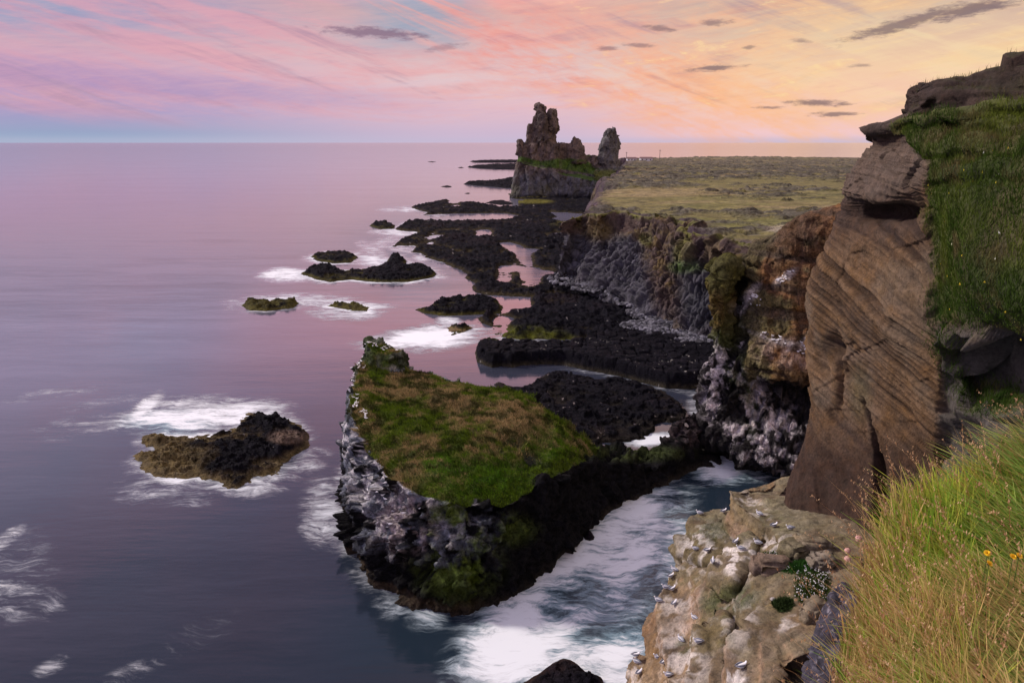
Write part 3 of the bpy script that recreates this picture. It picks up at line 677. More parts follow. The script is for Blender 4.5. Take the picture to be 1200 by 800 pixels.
    def cf(P, a, b):
        uu, vv = proj(P); br = np.maximum.reduce([ell(uu, vv, 560, 560, 60, 24, 0, .6)*.8, ell(uu, vv, 515, 545, 22, 12), ell(uu, vv, 458, 422, 14, 7), ell(uu, vv, 640, 520, 24, 18, -30)*.7])
        k = sm(fbm(P, .35, 4, 30)*.7+fbm(P, .1, 3, 32)*.9+fbm(P, 1.1, 2, 39)*.6, -.25, .3)
        c = lerp(np.array([.115, .175, .016]), np.array([.36, .265, .13]), k)
        c = lerp(c, np.array([.022, .034, .008]), sm(fbm(P, .9, 3, 38), -.02, .25)*.85)
        return lerp(c, np.array([.09, .22, .014]), br*sm(b, -.5, .2)*.9)
    tf = tufts('turf', V, F, tm, 60000, .30, .045, cf, M_tuft, parent=root, lean=(-.1, -.3)); tf.location = (0, -70, 0); tf['kind'] = 'stuff'
    return V, F, n
STV, STF, STN = build_stack()

# ------------------------------------------------------------------ castle-like crag and its separate pillar
def build_castle():
    Y0 = 532.
    def X(u, v=170, y=Y0): return at(u, v, y=y)[0]
    def Z(v, y=Y0): return at(620, v, y=y)[2]
    def T(rows, y=Y0, dy=.7, seed=1, n=12):
        secs = []
        for (v, ul, ur, ry) in rows:
            xl, xr = X(ul, v, y), X(ur, v, y); secs.append((Z(v, y), (xl+xr)/2, y, (xr-xl)/2, ry))
        return tower(secs, n, seed)
    main = T([(240,604,664,16), (205,606,662,15), (185,609,660,12), (172,613,656,10), (165,617,650,8.5), (155,618,645,7), (148,619,644,7), (141,622,643,6.5), (134,624.5,642,6), (128,626,642,5), (123.5,627.5,640,3.5)], Y0, seed=3)
    lobe = T([(196,625,662,9), (172,634,654,7), (160,641,650,5.5), (150,643,654.5,6), (142,643,653,6), (134,642.5,652,5.5), (129.5,642.5,650.5,4)], Y0+3, seed=5)
    spike = T([(236,602,622,13), (205,604,624,11), (182,605,617,7), (170,605.5,613.5,4.5), (164,607.5,612,2.6)], Y0-2, seed=7)
    wall = T([(225,630,700,14), (200,634,696,9), (188,638,690,6), (175,640,682,5), (169,644,678,4)], Y0+4, seed=9)
    sp2 = T([(190,664,688,7), (175,669,683,5), (168,671.5,680.5,3.4), (161.5,673,678.5,1.8)], Y0+3, seed=11)
    sad = T([(225,668,722,16), (200,676,716,9), (188,680,712,5), (182,684,706,3)], Y0+6, seed=13)
    b = lambda u, v, y: at(u, v, y=y)
    blk = prism([b(606,186,Y0-9), b(615,191,Y0-13), b(640,198,Y0-14), b(668,207,Y0-13), b(694,211,Y0-11), b(706,213,Y0-2), (72, Y0+18, 18), (5, Y0+18, 24)],
                [(X(598,232), Y0-14, -3), (X(612,232), Y0-19, -3), (X(640,232), Y0-20, -3), (X(672,232), Y0-20, -3), (X(705,230), Y0-19, -3), (82, Y0-8, -3), (86, Y0+26, -3), (1, Y0+26, -3)])
    V, F = union([main, lobe, spike, wall, sp2, sad, blk], .62, 2)
    n = normals(V, F); u, v = proj(V)
    top = at(640, 198, y=Y0-14)[2]
    q = V.copy(); q[:, 2] *= .45
    w1, w2, rv = worley(q, .20, 3); x1, x2, rv2 = worley(q, .5, 4)
    fr = V[:, 1] < Y0+5
    slope = sm(n[:, 2], .45, .8)*sm(V[:, 2], 8, 12)*sm(V[:, 2], 34, 28)
    disp = facet(q, .17, 3)*3.6+facet(q, .42, 4)*1.5-np.exp(-(w2-w1)*9)*.6+fbm(V, .06, 3, 5)*2.0+fbm(V, .3, 3, 6)*.5
    disp -= ell(u, v, 641, 138, 1.6, 8)*1.6
    V = V+n*(disp*(1-.8*slope)*.8)[:, None]
    nz = fbm(V, .09, 4, 15); n2 = fbm(V, .45, 3, 16)
    up = np.array([.105, .078, .066]); lo_ = np.array([.085, .085, .098]); 
    c = lerp(lo_, up, sm(V[:, 2]+8*nz, 12, 26))*(1+.5*n2+.5*(rv2-.5))[:, None]
    c = lerp(c, np.array([.045, .036, .034]), sm(nz+.5*n2, .15, .4)*.7)
    c = lerp(c, np.array([.085, .085, .045]), sm(V[:, 2], 14, 8)*sm(nz, -.1, .3)*.5)
    c = lerp(c, np.array([.02, .02, .022]), sm(V[:, 2]+2*nz, 4.5, 1.5)*.9)
    tx = np.clip((V[:, 0]-5)/57, 0, 1); zb = 26.5-9.5*tx+nz*1.2; th = 2.5+5.5*sm(tx, .25, .7)*sm(tx, 1.05, .9)
    band = sm(V[:, 2], zb-1, zb+.3)*sm(V[:, 2], zb+th+1.5, zb+th)*sm(n[:, 2], -.2, .3)*(V[:, 1] < Y0+2)
    c = lerp(c, np.array([.050, .095, .014])*(1+.5*n2)[:, None], np.clip(np.maximum(slope, band)*sm(nz+n2*.5, -.65, -.2)*1.1, 0, 1)*.92)
    c = lerp(c, np.array([.16, .15, .03]), ell(u, v, 628, 233, 22, 2.5)*.7)
    o = mk('rock_castle', V, F, M_far, col=c)
    meta(o, 'large ruined-castle-shaped crag with a tall split tower and a green band at its waist', 'rock crag')
    Y1 = 538.
    pil = tower([(Z(212,Y1), X(712,200,Y1), Y1, 15, 13), (Z(199,Y1), X(712,195,Y1), Y1, (X(728)-X(698))/2, 11), (Z(188,Y1), X(713,190,Y1), Y1, (X(726.5)-X(701))/2, 10), (Z(176,Y1), X(713.5,175,Y1), Y1, (X(726)-X(702))/2, 8.5),
                 (Z(166,Y1), X(714.2,166,Y1), Y1, (X(725)-X(704))/2, 7.5), (Z(160,Y1), X(715.2,160,Y1), Y1, (X(723.5)-X(707))/2, 6), (Z(154,Y1), X(716.3,154,Y1), Y1, (X(722.3)-X(710))/2, 4.5), (Z(150,Y1), X(716.5,150,Y1), Y1, (X(721)-X(712.2))/2, 3)], 12, 21)
    apr = tower([(6, X(722), Y1, 26, 24), (Z(204,Y1), X(722), Y1, 17, 16), (Z(196,Y1), X(718), Y1, 12, 11)], 12, 4)
    V, F = union([pil, apr], .55, 2); n = normals(V, F); q = V.copy(); q[:, 2] *= .45
    w1, w2, rv = worley(q, .22, 13); x1, x2, rv2 = worley(q, .55, 14)
    V = V+n*((facet(q, .2, 13)*3.2+facet(q, .5, 14)*1.4-np.exp(-(w2-w1)*9)*.6+fbm(V, .08, 3, 5)*1.2+fbm(V, .35, 3, 6)*.4)*.75)[:, None]
    nz = fbm(V, .09, 4, 25); n2 = fbm(V, .45, 3, 26)
    c = np.array([.10, .095, .095])*(1+.5*n2+.5*(rv2-.5))[:, None]
    c = lerp(c, np.array([.055, .045, .042]), sm(nz+.5*n2, .05, .35)*.7)
    c = lerp(c, np.array([.10, .115, .025]), sm(V[:, 2], Z(196,Y1), Z(201,Y1))*.9)
    o = mk('rock_pillar', V, F, M_far, col=c)
    meta(o, 'lone tapering grey rock pillar standing right of the castle-shaped crag at the edge of the moor', 'rock pillar')
build_castle()

# ------------------------------------------------------------------ moor (old lava field under moss) behind the cliffs
CT = [(668,258,18.5),(684,253,19),(700,252,20),(728,250,20),(750,255,20),(768,256,20),(786,259,20),(806,262,20),(816,262,20),(803,268,20),(801,274,20),(826,279,20),(848,284,20),(872,290,20),(900,297,21),(940,305,22)]
def build_moor():
    edge = [at(u, v, z=z)[:2] for u, v, z in CT]
    left = [at(u, v, z=20)[:2] for u, v in [(668,258),(676,250),(690,244),(702,238),(694,228),(715,221),(708,212),(722,206),(728,197),(738,189.6),(752,187)]]
    far = [(125, 870), (200, 885), (320, 880), (500, 900), (900, 860), (1500, 700), (1500, 60), (80, 60)]
    poly = edge[::-1]+left[1:]+[tuple(p) for p in far] + [(60, 90)]
    lo_, hi = math.atan2(edge[0][0], edge[0][1])-.02, 1.15
    an = np.concatenate([np.linspace(lo_, .55, 620), np.linspace(.56, 1.3, 40)])
    yy = np.concatenate([np.geomspace(95, 300, 560), np.geomspace(300.8, 960, 430)])
    A, Yg = np.meshgrid(an, yy); X = (Yg*np.tan(A)).ravel(); Y = Yg.ravel()
    P = np.stack([X, Y, np.zeros(len(X))], 1)
    nearm = sm(Y, 240, 205)
    d = sdf(X, Y, poly) + fbm(P, .06, 4, 3)*sm(Y, 200, 300)*6 + fbm(P, .3, 3, 4)*.5*(1-nearm)-1.6*nearm
    big = fbm(P, .010, 4, 40); mid = fbm(P, .05, 4, 41); r1 = fbm(P, (.09, .12, 1), 5, 42, .6, True)
    w1, w2, rv = worley2(P, (.16, .2, .16), 9)
    hill = np.clip((X-60)*.10-(Y-150)*.16, 0, 26)*sm(Y, 230, 150)
    rockf = sm(fbm(P, (.018, .03, 1), 5, 43)+.35*r1+sm(Y, 230, 480)*.42-.08, .05, .3)
    H = 20.1 + big*.9 + mid*.35 + rockf*(r1*1.0+(rv-.35)*1.3-np.exp(-(w2-w1)*7)*.6) + hill
    H = H + sm(Y, 700, 860)*(1.2+1.6*np.exp(-((X-300)/90)**2)) - 1.2*sm(Y, 880, 900)
    drop = sm(-d/(1-.75*nearm), 0, 9); H = np.where(d < 0, H-drop*(24+hill)*sm(-d, -1, 6), H)
    H -= sm(d, 3, -1)*1.0*sm(Y, 230, 260)
    rough = sm(-d, -6, 3); H += rough*(fbm(P, .3, 4, 50)*1.6)
    V = np.stack([X, Y, H], 1); F = gridF(len(yy), len(an))[:, ::-1]
    n = normals(V, F); u, v = proj(V)
    nz = fbm(P, (.03, .05, 1), 5, 51); n2 = fbm(P, (.25, .35, 1), 4, 52); band = fbm(P, (.006, .028, 1), 4, 53)
    olive = np.array([.140, .124, .048]); straw = np.array([.230, .178, .090]); green = np.array([.122, .128, .032]); dk = np.array([.070, .064, .052])
    c = lerp(olive, straw, sm(band+.4*nz, -.1, .35)*.8); c = lerp(c, green, sm(nz-.5*band, .05, .4)*.55*sm(Y, 420, 200))
    c = c*(1+.45*n2)[:, None]
    c = lerp(c, dk*(1+.5*n2)[:, None], np.clip(rockf*sm(r1+n2*.5+.05, -.1, .4)*.9, 0, 1))
    c = lerp(c, np.array([.17, .145, .10]), sm(Y, 550, 850)*.35)
    c = lerp(c, np.array([.30, .26, .19]), ell(u, v, 915, 268, 18, 4)*.7)
    c = lerp(c, np.array([.055, .038, .050])*(1+.6*n2)[:, None], np.clip(rough*sm(n2+nz, -.7, 0)*1.1, 0, 1)*.95)
    used, F2 = cull(V, F, H > -1.5)
    o = mk('moor', V[used], F2, M_moor, col=c[used]); o['kind'] = 'structure'
build_moor()

# ------------------------------------------------------------------ basalt sea cliff under the moor edge
def build_cliff():
    tops = [at(u, v, z=z+.25) for u, v, z in CT]
    nb = [(655,322,4.5),(668,318,5),(684,320,5),(702,334,4),(716,342,3.5),(735,352,3),(750,364,3),(765,376,2.2),(782,384,2),(798,389,2),(814,394,2),(832,398,2),(846,402,2),(858,405,2),(890,420,2),(930,430,2)]
    bots = [at(u, v, z=z) for u, v, z in nb]
    rows = [[t+np.array([5, 9, -1.5]) for t in tops], [t+np.array([1.2, 2.5, .15]) for t in tops], tops]
    um = [.30]*7+[.22, .2, .2, .25, .3, .3, .3, .3, .3]
    rows.append([t*(1-a)+b*a + np.array([0, -.5, 1.]) for t, b, a in zip(tops, bots, um)])
    rows.append([t*(1-a)+b*a + np.array([.6, 1.2, 2.8]) for t, b, a in zip(tops, bots, [.62]*16)])
    rows.append([t*.14+b*.86 + np.array([.5, 1., 1.2]) for t, b in zip(tops, bots)])
    rows.append([b+np.array([-.7, -1.5, -2.2]) for b in bots])
    rows.append([b+np.array([-2, -5, -6.]) for b in bots])
    V, F, s, t = patch(rows, 230, 520)
    n = normals(V, F)
    if (n[:, 1] > 0).mean() > .5: F = F[:, ::-1]; n = -n
    q = V.copy(); q[:, 2] *= .10
    w1, w2, rv = worley(q, .85, 5, .8); q2 = V.copy(); q2[:, 2] *= .5; x1, x2, rv2 = worley(q2, .32, 6)
    colz = sm(t, 3.0, 3.5)*sm(t, 5.6, 5.0)
    disp = colz*((rv-.5)*1.5-np.exp(-(w2-w1)*8)*1.0)+facet(q2, .3, 6)*2.6*(1-.5*colz)+facet(q2, .8, 26)*.9*(1-.6*colz)+fbm(V, .06, 3, 7)*2.6+fbm(V, .5, 3, 8)*.4
    disp *= sm(t, .9, 2.4)
    V = V+n*disp[:, None]; u, v = proj(V)
    nz = fbm(V, .12, 4, 15); n2 = fbm(V, .8, 3, 16)
    c = np.array([.052, .050, .061])*(1+.55*n2+.5*(rv-.5))[:, None]
    brown = np.array([.070, .047, .040])*(1+.6*n2)[:, None]
    hi = np.clip(sm(t+.5*nz, 3.5, 2.8)+ell(u, v, 776, 320, 16, 60, 12, .7)*sm(nz, -.6, 0), 0, 1)
    c = lerp(c, brown, hi)
    c = lerp(c, np.array([.13, .095, .035]), hi*sm(nz+n2*.5, .05, .35)*.75)
    c = lerp(c, np.array([.12, .115, .030]), np.maximum(ell(u, v, 757, 280, 8, 7), ell(u, v, 800, 292, 10, 16, -25)*.8))
    c = lerp(c, np.array([.060, .115, .015]), ell(u, v, 807, 313, 20, 7, 0, .7)*sm(n2, -.6, 0))
    c = lerp(c, np.array([.055, .040, .044]), sm(fbm(V, .07, 3, 19), .1, .4)*.4)
    c = lerp(c, np.array([.04, .042, .05]), ell(u, v, 820, 350, 22, 32, 0, .7)*.75)
    c = lerp(c, np.array([.10, .075, .03]), ell(u, v, 700, 272, 24, 10, 0, .8)*sm(nz, -.3, .3)*.8)
    c = lerp(c, np.array([.13, .13, .03]), sm(t, 2.1, 1.6)*.8)
    o = mk('sea_cliff', V, F, M_far, col=c); o['kind'] = 'structure'
    return V, F
CLV, CLF = build_cliff()

# pale boulder beach at the cliff foot: too many stones to count
def boulders(name, spots, n, smin, smax, cfun, mat, fl=.7):
    bm = bmesh.new(); bmesh.ops.create_icosphere(bm, subdivisions=1, radius=1); B = np.array([v.co[:] for v in bm.verts]); BF = np.array([[v.index for v in f.verts] for f in bm.faces]); bm.free()
    w = np.array([s[4] for s in spots], float); pick = RNG.choice(len(spots), n, p=w/w.sum()); VV = []; CC = []
    for k in range(n):
        u, v, ru, rv, _, z = spots[pick[k]]
        a = RNG.random()*6.283; r = math.sqrt(RNG.random()); p = at(u+ru*r*math.cos(a), v+rv*r*math.sin(a), z=z+RNG.normal(0, .15))
        s = smin+(smax-smin)*RNG.random()**3; S = np.array([s*RNG.uniform(.7, 1.4), s*RNG.uniform(.7, 1.4), s*RNG.uniform(.5, .9)])
        th = RNG.random()*6.283; ct, st = math.cos(th), math.sin(th); Q = B*(1+RNG.normal(0, .12, (len(B), 1)))*S
        Q = np.stack([Q[:, 0]*ct-Q[:, 1]*st, Q[:, 0]*st+Q[:, 1]*ct, Q[:, 2]], 1)+p; VV.append(Q); CC.append(np.repeat(cfun()[None], len(B), 0))
    VV = np.concatenate(VV); FF = (BF[None]+np.arange(n)[:, None, None]*len(B)).reshape(-1, 3)
    o = mk(name, VV, FF, mat, col=np.concatenate(CC), smooth=False); o['kind'] = 'stuff'; return o
gf = lambda: np.array([.10, .10, .115])*RNG.uniform(.4, 1.8)
boulders('boulder_beach', [(740,352,20,7,3,2.6),(758,366,22,7,3,2.3),(748,381,20,5,2,2.2),(790,387,40,6,4,2.2),(815,397,24,6,3,2.2),(770,378,24,6,3,2.2),(668,326,24,9,2,3.6),(690,336,20,6,2,3.2),(722,343,14,5,1,3.)], 2600, .18, .85, gf, M_far)

# ------------------------------------------------------------------ guano-streaked spur beyond the near headland
def build_spur():
    g = lambda rows: [[at(u, v, y=y) for (u, v, y) in r] for r in rows]
    rows = g([
     [(846,300,100),(858,299,100),(872,306,100),(882,284,99),(905,278,97),(925,264,95),(950,251,93),(985,243,91),(1050,236,90)],
     [(843,308,88),(855,303,86.5),(869,314,90),(880,288,88),(903,281,86),(925,268,84),(950,255,82),(985,247,80),(1050,240,78)],
     [(837,335,86),(853,333,84.5),(870,340,89.5),(881,330,85.8),(905,330,83.5),(930,325,81.5),(952,322,80.5),(985,320,78.5),(1050,320,76)],
     [(834,375,85),(848,372,83.5),(866,380,86.5),(882,372,82.8),(910,374,81.2),(930,374,80),(953,370,80),(985,375,77.5),(1050,375,75)],
     [(830,410,84.5),(848,410,83),(866,412,82.6),(886,404,80.5),(905,397,79.2),(930,396,78.4),(955,400,78),(985,405,76),(1050,405,74)],
     [(826,445,84),(848,445,82.3),(868,443,81.4),(888,432,79.6),(905,445,78),(930,447,76.8),(955,436,76.2),(985,435,74.5),(1050,440,73)],
     [(823,478,84.5),(846,478,82),(868,474,81.2),(888,462,81.2),(905,460,81.4),(930,462,81.),(955,458,80.4),(985,460,78),(1050,465,76)]])
    ft = [(827,520),(846,528),(866,538),(886,546),(905,552),(930,558),(958,562),(985,566),(1050,575)]
    rows.append([at(u, v, z=2.2)+[0, .8, 0] for u, v in ft]); rows.append([at(u, v, z=-2) for u, v in ft])
    back = lambda p, dy, ex, dz: p+np.array([p[0]/p[1]*dy+ex, dy, dz]); rows = [[back(r[0], 16, 4, -2.), back(r[0], 3.5, .5, -.6)]+r for r in rows]
    V, F, s, t = patch(rows, 380, 420); n = normals(V, F)
    if (n[:, 1] > 0).mean() > .5: F = F[:, ::-1]; n = -n
    u, v = proj(V); nz = fbm(V, .25, 4, 5); n2 = fbm(V, 1.1, 4, 6)
    orange = sm(u+6*nz, 872, 880)*sm(v+10*nz, 452, 440)
    pin = sm(u+5*nz, 876, 866)*sm(v+8*nz, 395, 380)
    q = V.copy(); q[:, 2] *= .7; w1, w2, rv = worley(q, .45, 7); x1, x2, rv2 = worley(q, 1.3, 8)
    L = V[:, 2]+.25*fbm(V, .15, 3, 9)*3+.05*V[:, 0]; strata = fbm(np.stack([V[:, 0]*.06, V[:, 1]*.06, L*1.1], 1), 1, 4, 10)
    gull = fbm(np.stack([V[:, 0]*.55, V[:, 1]*.3, V[:, 2]*.07], 1), 1, 4, 11, .55, True)
    disp = fbm(V, .12, 3, 12)*1.6 + orange*(strata*.6+gull*.8+(rv-.5)*.2+facet(V, .7, 17)*.5) + (1-orange)*(facet(q, .42, 7)*1.5+facet(q, 1.2, 8)*.6-np.exp(-(w2-w1)*9)*.3)+n2*.2
    V = V+n*(disp*sm(t, .3, 1.5)*.85)[:, None]; u, v = proj(V)
    oc = lerp(np.array([.165, .105, .050]), np.array([.175, .092, .045]), sm(fbm(V, .18, 3, 20)+sm(u, 915, 960)*.4, -.1, .4))
    oc = lerp(oc, np.array([.115, .100, .045]), sm(nz+sm(u, 920, 885)*.5, .1, .5)*.9)
    oc = lerp(oc, np.array([.07, .055, .042]), sm(-strata, .1, .35)*.65)
    oc = lerp(oc, np.array([.060, .048, .038]), sm(v, 335, 275)*sm(u, 990, 940)*.55)
    oc = lerp(oc, np.array([.40, .29, .22]), ell(u, v, 918, 413, 34, 15, -12, .6)*sm(n2, -.5, .3)*.7)
    dk = np.array([.022, .020, .021])*(1+.5*n2)[:, None]
    white = sm(n2*.9+nz*.5+.25*(rv2-.5), -.12, .3)*np.maximum.reduce([ell(u, v, 850, 440, 30, 62, 0, .5), ell(u, v, 885, 500, 40, 34, -35, .6), ell(u, v, 900, 540, 46, 20, -10, .7)*.75, ell(u, v, 930, 500, 18, 22)*.7, ell(u, v, 872, 455, 24, 22)])
    base = lerp(dk, np.array([.60, .55, .57])*(1+.3*n2)[:, None], np.clip(white, 0, 1)*.9)
    base = lerp(base, np.array([.30, .18, .15]), white*sm(n2, .2, .5)*.3)
    base = lerp(base, np.array([.065, .075, .022]), sm(u+9*nz, 876, 846)*sm(v+12*nz, 420, 390)*.9)
    base = lerp(base, np.array([.050, .065, .018]), np.maximum(ell(u, v, 868, 450, 14, 50, 10, .7), ell(u, v, 868, 400, 24, 26, 0, .7))*sm(nz+n2*.4, -.3, .15)*.8)
    pc = lerp(np.array([.080, .076, .026]), np.array([.115, .080, .030]), sm(nz, -.1, .4))*(1+.5*n2)[:, None]
    c = lerp(lerp(base, pc, pin), oc*(1+.35*n2)[:, None], orange)
    streak = np.maximum.reduce([ell(u, v, 874, 352, 6, 22, -38, .6), ell(u, v, 920, 325, 14, 5, 35, .6), ell(u, v, 915, 400, 30, 4, -18, .6), ell(u, v, 938, 402, 18, 3.5, 30), ell(u, v, 955, 385, 3, 20, 0)*.8])
    c = lerp(c, np.array([.52, .47, .45]), streak*sm(n2, -.4, .2)*.85)
    c = lerp(c, np.array([.02, .018, .018]), sm(V[:, 2]+nz, 3.5, 1.5)*.85)
    o = mk('sea_cliff', V, F, M_rock, col=c); o['kind'] = 'structure'
    return V, F
SPV, SPF = build_spur()

# ------------------------------------------------------------------ near headland: layered tuff face with a grass slope
def build_head():
    P = [
     [(1008,149,42),(1035,143,41),(1063,132,40),(1095,122,38),(1130,114,36),(1170,106,34),(1215,99,32),(1300,88,30)],
     [(1009,151,32.3),(1035,146,30.8),(1062,137,28.8),(1095,125,27.2),(1130,118,26),(1170,109,25),(1215,103,24),(1300,93,22)],
     [(1008,163,32.3),(1032,162,30.6),(1062,156,28.4),(1093,148,26.8),(1130,145,25.),(1170,139,24),(1215,133,22.8),(1300,124,21)],
     [(999,190,32.4),(1028,190,30),(1060,187,27.4),(1092,180,25.4),(1130,178,23.6),(1170,174,22.4),(1215,170,21.2),(1300,163,19.4)],
     [(990,220,32.5),(1020,222,29.6),(1055,215,27),(1093,205,24.9),(1130,208,22.8),(1170,206,21.6),(1215,203,20.2),(1300,198,18.4)],
     [(984,250,32.6),(1014,250,30.3),(1052,244,27.7),(1094,240,24.9),(1130,240,22.1),(1170,240,20.8),(1215,240,19.4),(1300,240,17.6)],
     [(974,290,32.9),(1008,290,30),(1050,290,27.2),(1097,290,24.6),(1130,290,21.4),(1170,292,20.1),(1215,296,18.7),(1300,300,17)],
     [(953,335,33.8),(998,345,30.6),(1048,350,27.),(1099,350,24.3),(1130,355,21.4),(1170,362,19.8),(1215,372,18.4),(1300,385,16.8)],
     [(957,385,33.4),(998,395,30.4),(1048,400,26.9),(1100,405,24.4),(1135,402,22.8),(1172,408,21.6),(1215,418,21.),(1300,432,20)],
     [(958,430,33.),(998,438,30.2),(1048,442,26.9),(1099,448,24.4),(1137,440,23.6),(1176,448,22.6),(1215,452,21.4),(1300,460,20)],
     [(955,480,32.6),(1000,488,29.6),(1048,495,27.1),(1094,498,24.6),(1140,488,22.6),(1180,492,21.2),(1215,497,20),(1300,505,18.4)],
     [(934,545,32.2),(990,555,29.4),(1034,560,27.4),(1082,570,25.2),(1132,560,22.4),(1180,560,20.6),(1215,560,19.4),(1300,565,17.8)],
     [(917,598,31.2),(966,612,29),(1015,635,26.8),(1066,650,24.6),(1125,640,21.8),(1180,640,20),(1215,640,18.8),(1300,640,17)]]
    rows = [[at(u, v, y=y) for u, v, y in r] for r in P]
    rows.append([p+np.array([-.6, -.8, -2.5]) for p in rows[-1]]); rows.append([p+np.array([0, 0, -24.]) for p in rows[-1]])
    back = lambda p, dy, ex, dz: p+np.array([p[0]/p[1]*dy+ex, dy, dz]); rows = [[back(r[0], 14, 4, -.4), back(r[0], 3, .45, -.1)]+r+[r[-1]+np.array([6, -3, .3]), r[-1]+np.array([18, -6, .5])] for r in rows]
    V, F, s, t = patch(rows, 560, 620); n = normals(V, F); s = s-2
    if (n[:, 0] > 0).mean() > .5: F = F[:, ::-1]; n = -n
    nz = fbm(V, .3, 4, 5); n2 = fbm(V, 1.4, 4, 6); n4 = fbm(V, 4., 3, 66)
    # bedding: nearly level, gently dipping towards the viewer, cross-bedded below
    dip = (.03+.24*sm(t, 4.5, 8))*(32-V[:, 1]); L = V[:, 2]+dip+fbm(V, .10, 3, 9)*.55+fbm(V, .6, 2, 19)*.06
    s1 = fbm(np.stack([V[:, 0]*.05, V[:, 1]*.05, L*1.7], 1), 1, 5, 10, .62); s2 = fbm(np.stack([V[:, 0]*.1, V[:, 1]*.1, L*5.5], 1), 1, 3, 11, .6); s5 = fbm(np.stack([V[:, 0]*.3, V[:, 1]*.3, L*14], 1), 1, 2, 18, .6)
    Lh = L+fbm(V, .5, 3, 97)*.10; z0 = np.zeros(len(V)); f3 = Lh*2.6; f9 = Lh*8.
    lay1 = _h(np.floor(f3), z0, z0, 401)-.5+.25*(f3-np.floor(f3)); lay2 = _h(np.floor(f9), z0, z0, 402)-.5+.25*(f9-np.floor(f9))
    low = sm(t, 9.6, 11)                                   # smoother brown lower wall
    L2 = V[:, 2]*.8 - (V[:, 1]-28)*.75; s3 = fbm(np.stack([V[:, 0]*.1, V[:, 1]*.1, L2*2.2], 1), 1, 4, 12, .6)
    sl = s+.12*nz*2
    gb = 3.0+.10*np.sin(t*2.2)+.35*fbm(V, .5, 3, 72)+.35*fbm(V, .2, 2, 73)+.2*fbm(V, 1.5, 3, 74)-.55*sm(t, 3.6, 2.2)-1.3*sm(t, 2.4, 1.3)+sm(t, 1.25, .95)*1.2
    grass = sm(sl, gb, gb+.22)*sm(t+.35*nz, 7.55, 7.15)
    grass = np.maximum(grass, sm(s, 2.1, 2.6)*sm(t, 1.5, .9))
    strat = (1-grass)
    right = sm(s, 3.05, 3.3)*sm(t, 7.3, 7.7)               # grey knobbly rock right of the corner
    disp = strat*((s1*.12+s2*.07+s5*.03+lay1*.17+lay2*.11+facet(V*[1, 1, 1.6], .30, 44)*.16)*(1-low)*(1-right)+low*(1-right)*(s3*.16+n2*.06+s2*.05)+fbm(V, .16, 3, 13)*.6+right*((fbm(V, .35, 3, 14))*1.2+n2*.15+facet(V, .7, 45)*.8)+n4*.03)
    # notches: the shaded cave slot, the curved hollow and the tall black cleft
    def pt(u_, v_): return u_, v_
    u, v = proj(V)
    slot = np.exp(-((t-5.02-.12*(s-1.6)+.12*nz)/.24)**2)*sm(s+.2*nz, .7, 1.)*sm(s, 3.0, 1.9); disp -= slot*1.1
    lipn = np.exp(-((t-4.25)/.34)**2)*sm(s, .0, .6)*sm(s, 3.1, 2.2); disp += lipn*(.18+.3*n2)
    capl = sm(t, 1.75, 2.0)*sm(t, 3.2, 2.2)*sm(s, 2.2, 1.2); disp -= capl*.3
    cx = 1015+8*np.sin((v-470)/60.)+(v-470)*.07; cleft = np.exp(-((u-cx)/(2.4+6*sm(v, 500, 590)))**4)*sm(v, 462, 500)*sm(s, .4, .6)*sm(s, 2.2, 2.)*sm(v, 640, 610)
    disp -= cleft*2.6
    hx = 985+6*np.sin((v-400)/22.); hollow = np.exp(-((u-hx)/3.2)**2)*sm(v, 392, 410)*sm(v, 492, 470)*sm(s, .2, .4)*sm(s, 2., 1.6)
    disp -= hollow*.3; hb = ell(u, v, 988, 403, 9, 13, 0, .7)*sm(s, 1.8, 1.5); disp -= hb*.4
    disp -= ell(u, v, 972, 428, 8, 18, 0, .9)*.35
    fold = np.exp(-((t-8.2)/.35)**2)*sm(s, 3.1, 3.5); disp -= fold*1.5
    hum = fbm(V, (.35, .35, .8), 4, 17)
    V = V+n*((disp*sm(t, .5, 1.4))[:, None]); 
    tb = V[:, 2]*1.05+fbm(V, .25, 3, 71)*.8; terr = np.abs((tb % 1.0)-.5)*2
    V = V+n*((grass*sm(t, .9, 1.4)*sm(t, 6, 2.5)*(sm(terr, .1, .45)-.5)*.45)[:, None])
    V[:, 2] += grass*(hum*.55+n2*.16)*sm(t, .6, 1.2)
    V[:, 2] -= .42*sm(s, 2, 3)*sm(t, 2.4, 1.)
    ter = np.exp(-(((v-(196+6*nz)))/4.)**2)*sm(u, 1100, 1112)*sm(u, 1152, 1140); V += n*(-ter*.5)[:, None]
    # cap ledge lip thrown out to the left
    n = normals(V, F); u, v = proj(V)
    tan = np.array([.138, .083, .042]); br = np.array([.044, .025, .013]); gy = np.array([.112, .086, .060])
    c = lerp(br, tan, sm(s1*.5+s2*.4+lay1*.7+lay2*.5+s5*.2+nz*.3, -.35, .45))*(1+.3*n2+.2*s5)[:, None]
    c = lerp(c, gy, sm(fbm(V, .35, 3, 30)+.3*s1, .15, .45)*sm(t, 5, 6.5)*.55)
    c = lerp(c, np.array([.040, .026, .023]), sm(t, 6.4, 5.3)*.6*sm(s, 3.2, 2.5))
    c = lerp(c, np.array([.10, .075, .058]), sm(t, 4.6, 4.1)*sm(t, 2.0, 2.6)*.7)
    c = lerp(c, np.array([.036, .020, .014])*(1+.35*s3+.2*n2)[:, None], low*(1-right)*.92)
    c = lerp(c, np.array([.10, .082, .07]), np.maximum(ell(u, v, 985, 640, 38, 10, -45, .8), ell(u, v, 1000, 440, 34, 60, 0, .9)*.45)*sm(n2, -.4, .3))
    c = lerp(c, np.array([.075, .070, .035]), ell(u, v, 1008, 460, 12, 28, 0, .7)*.5)
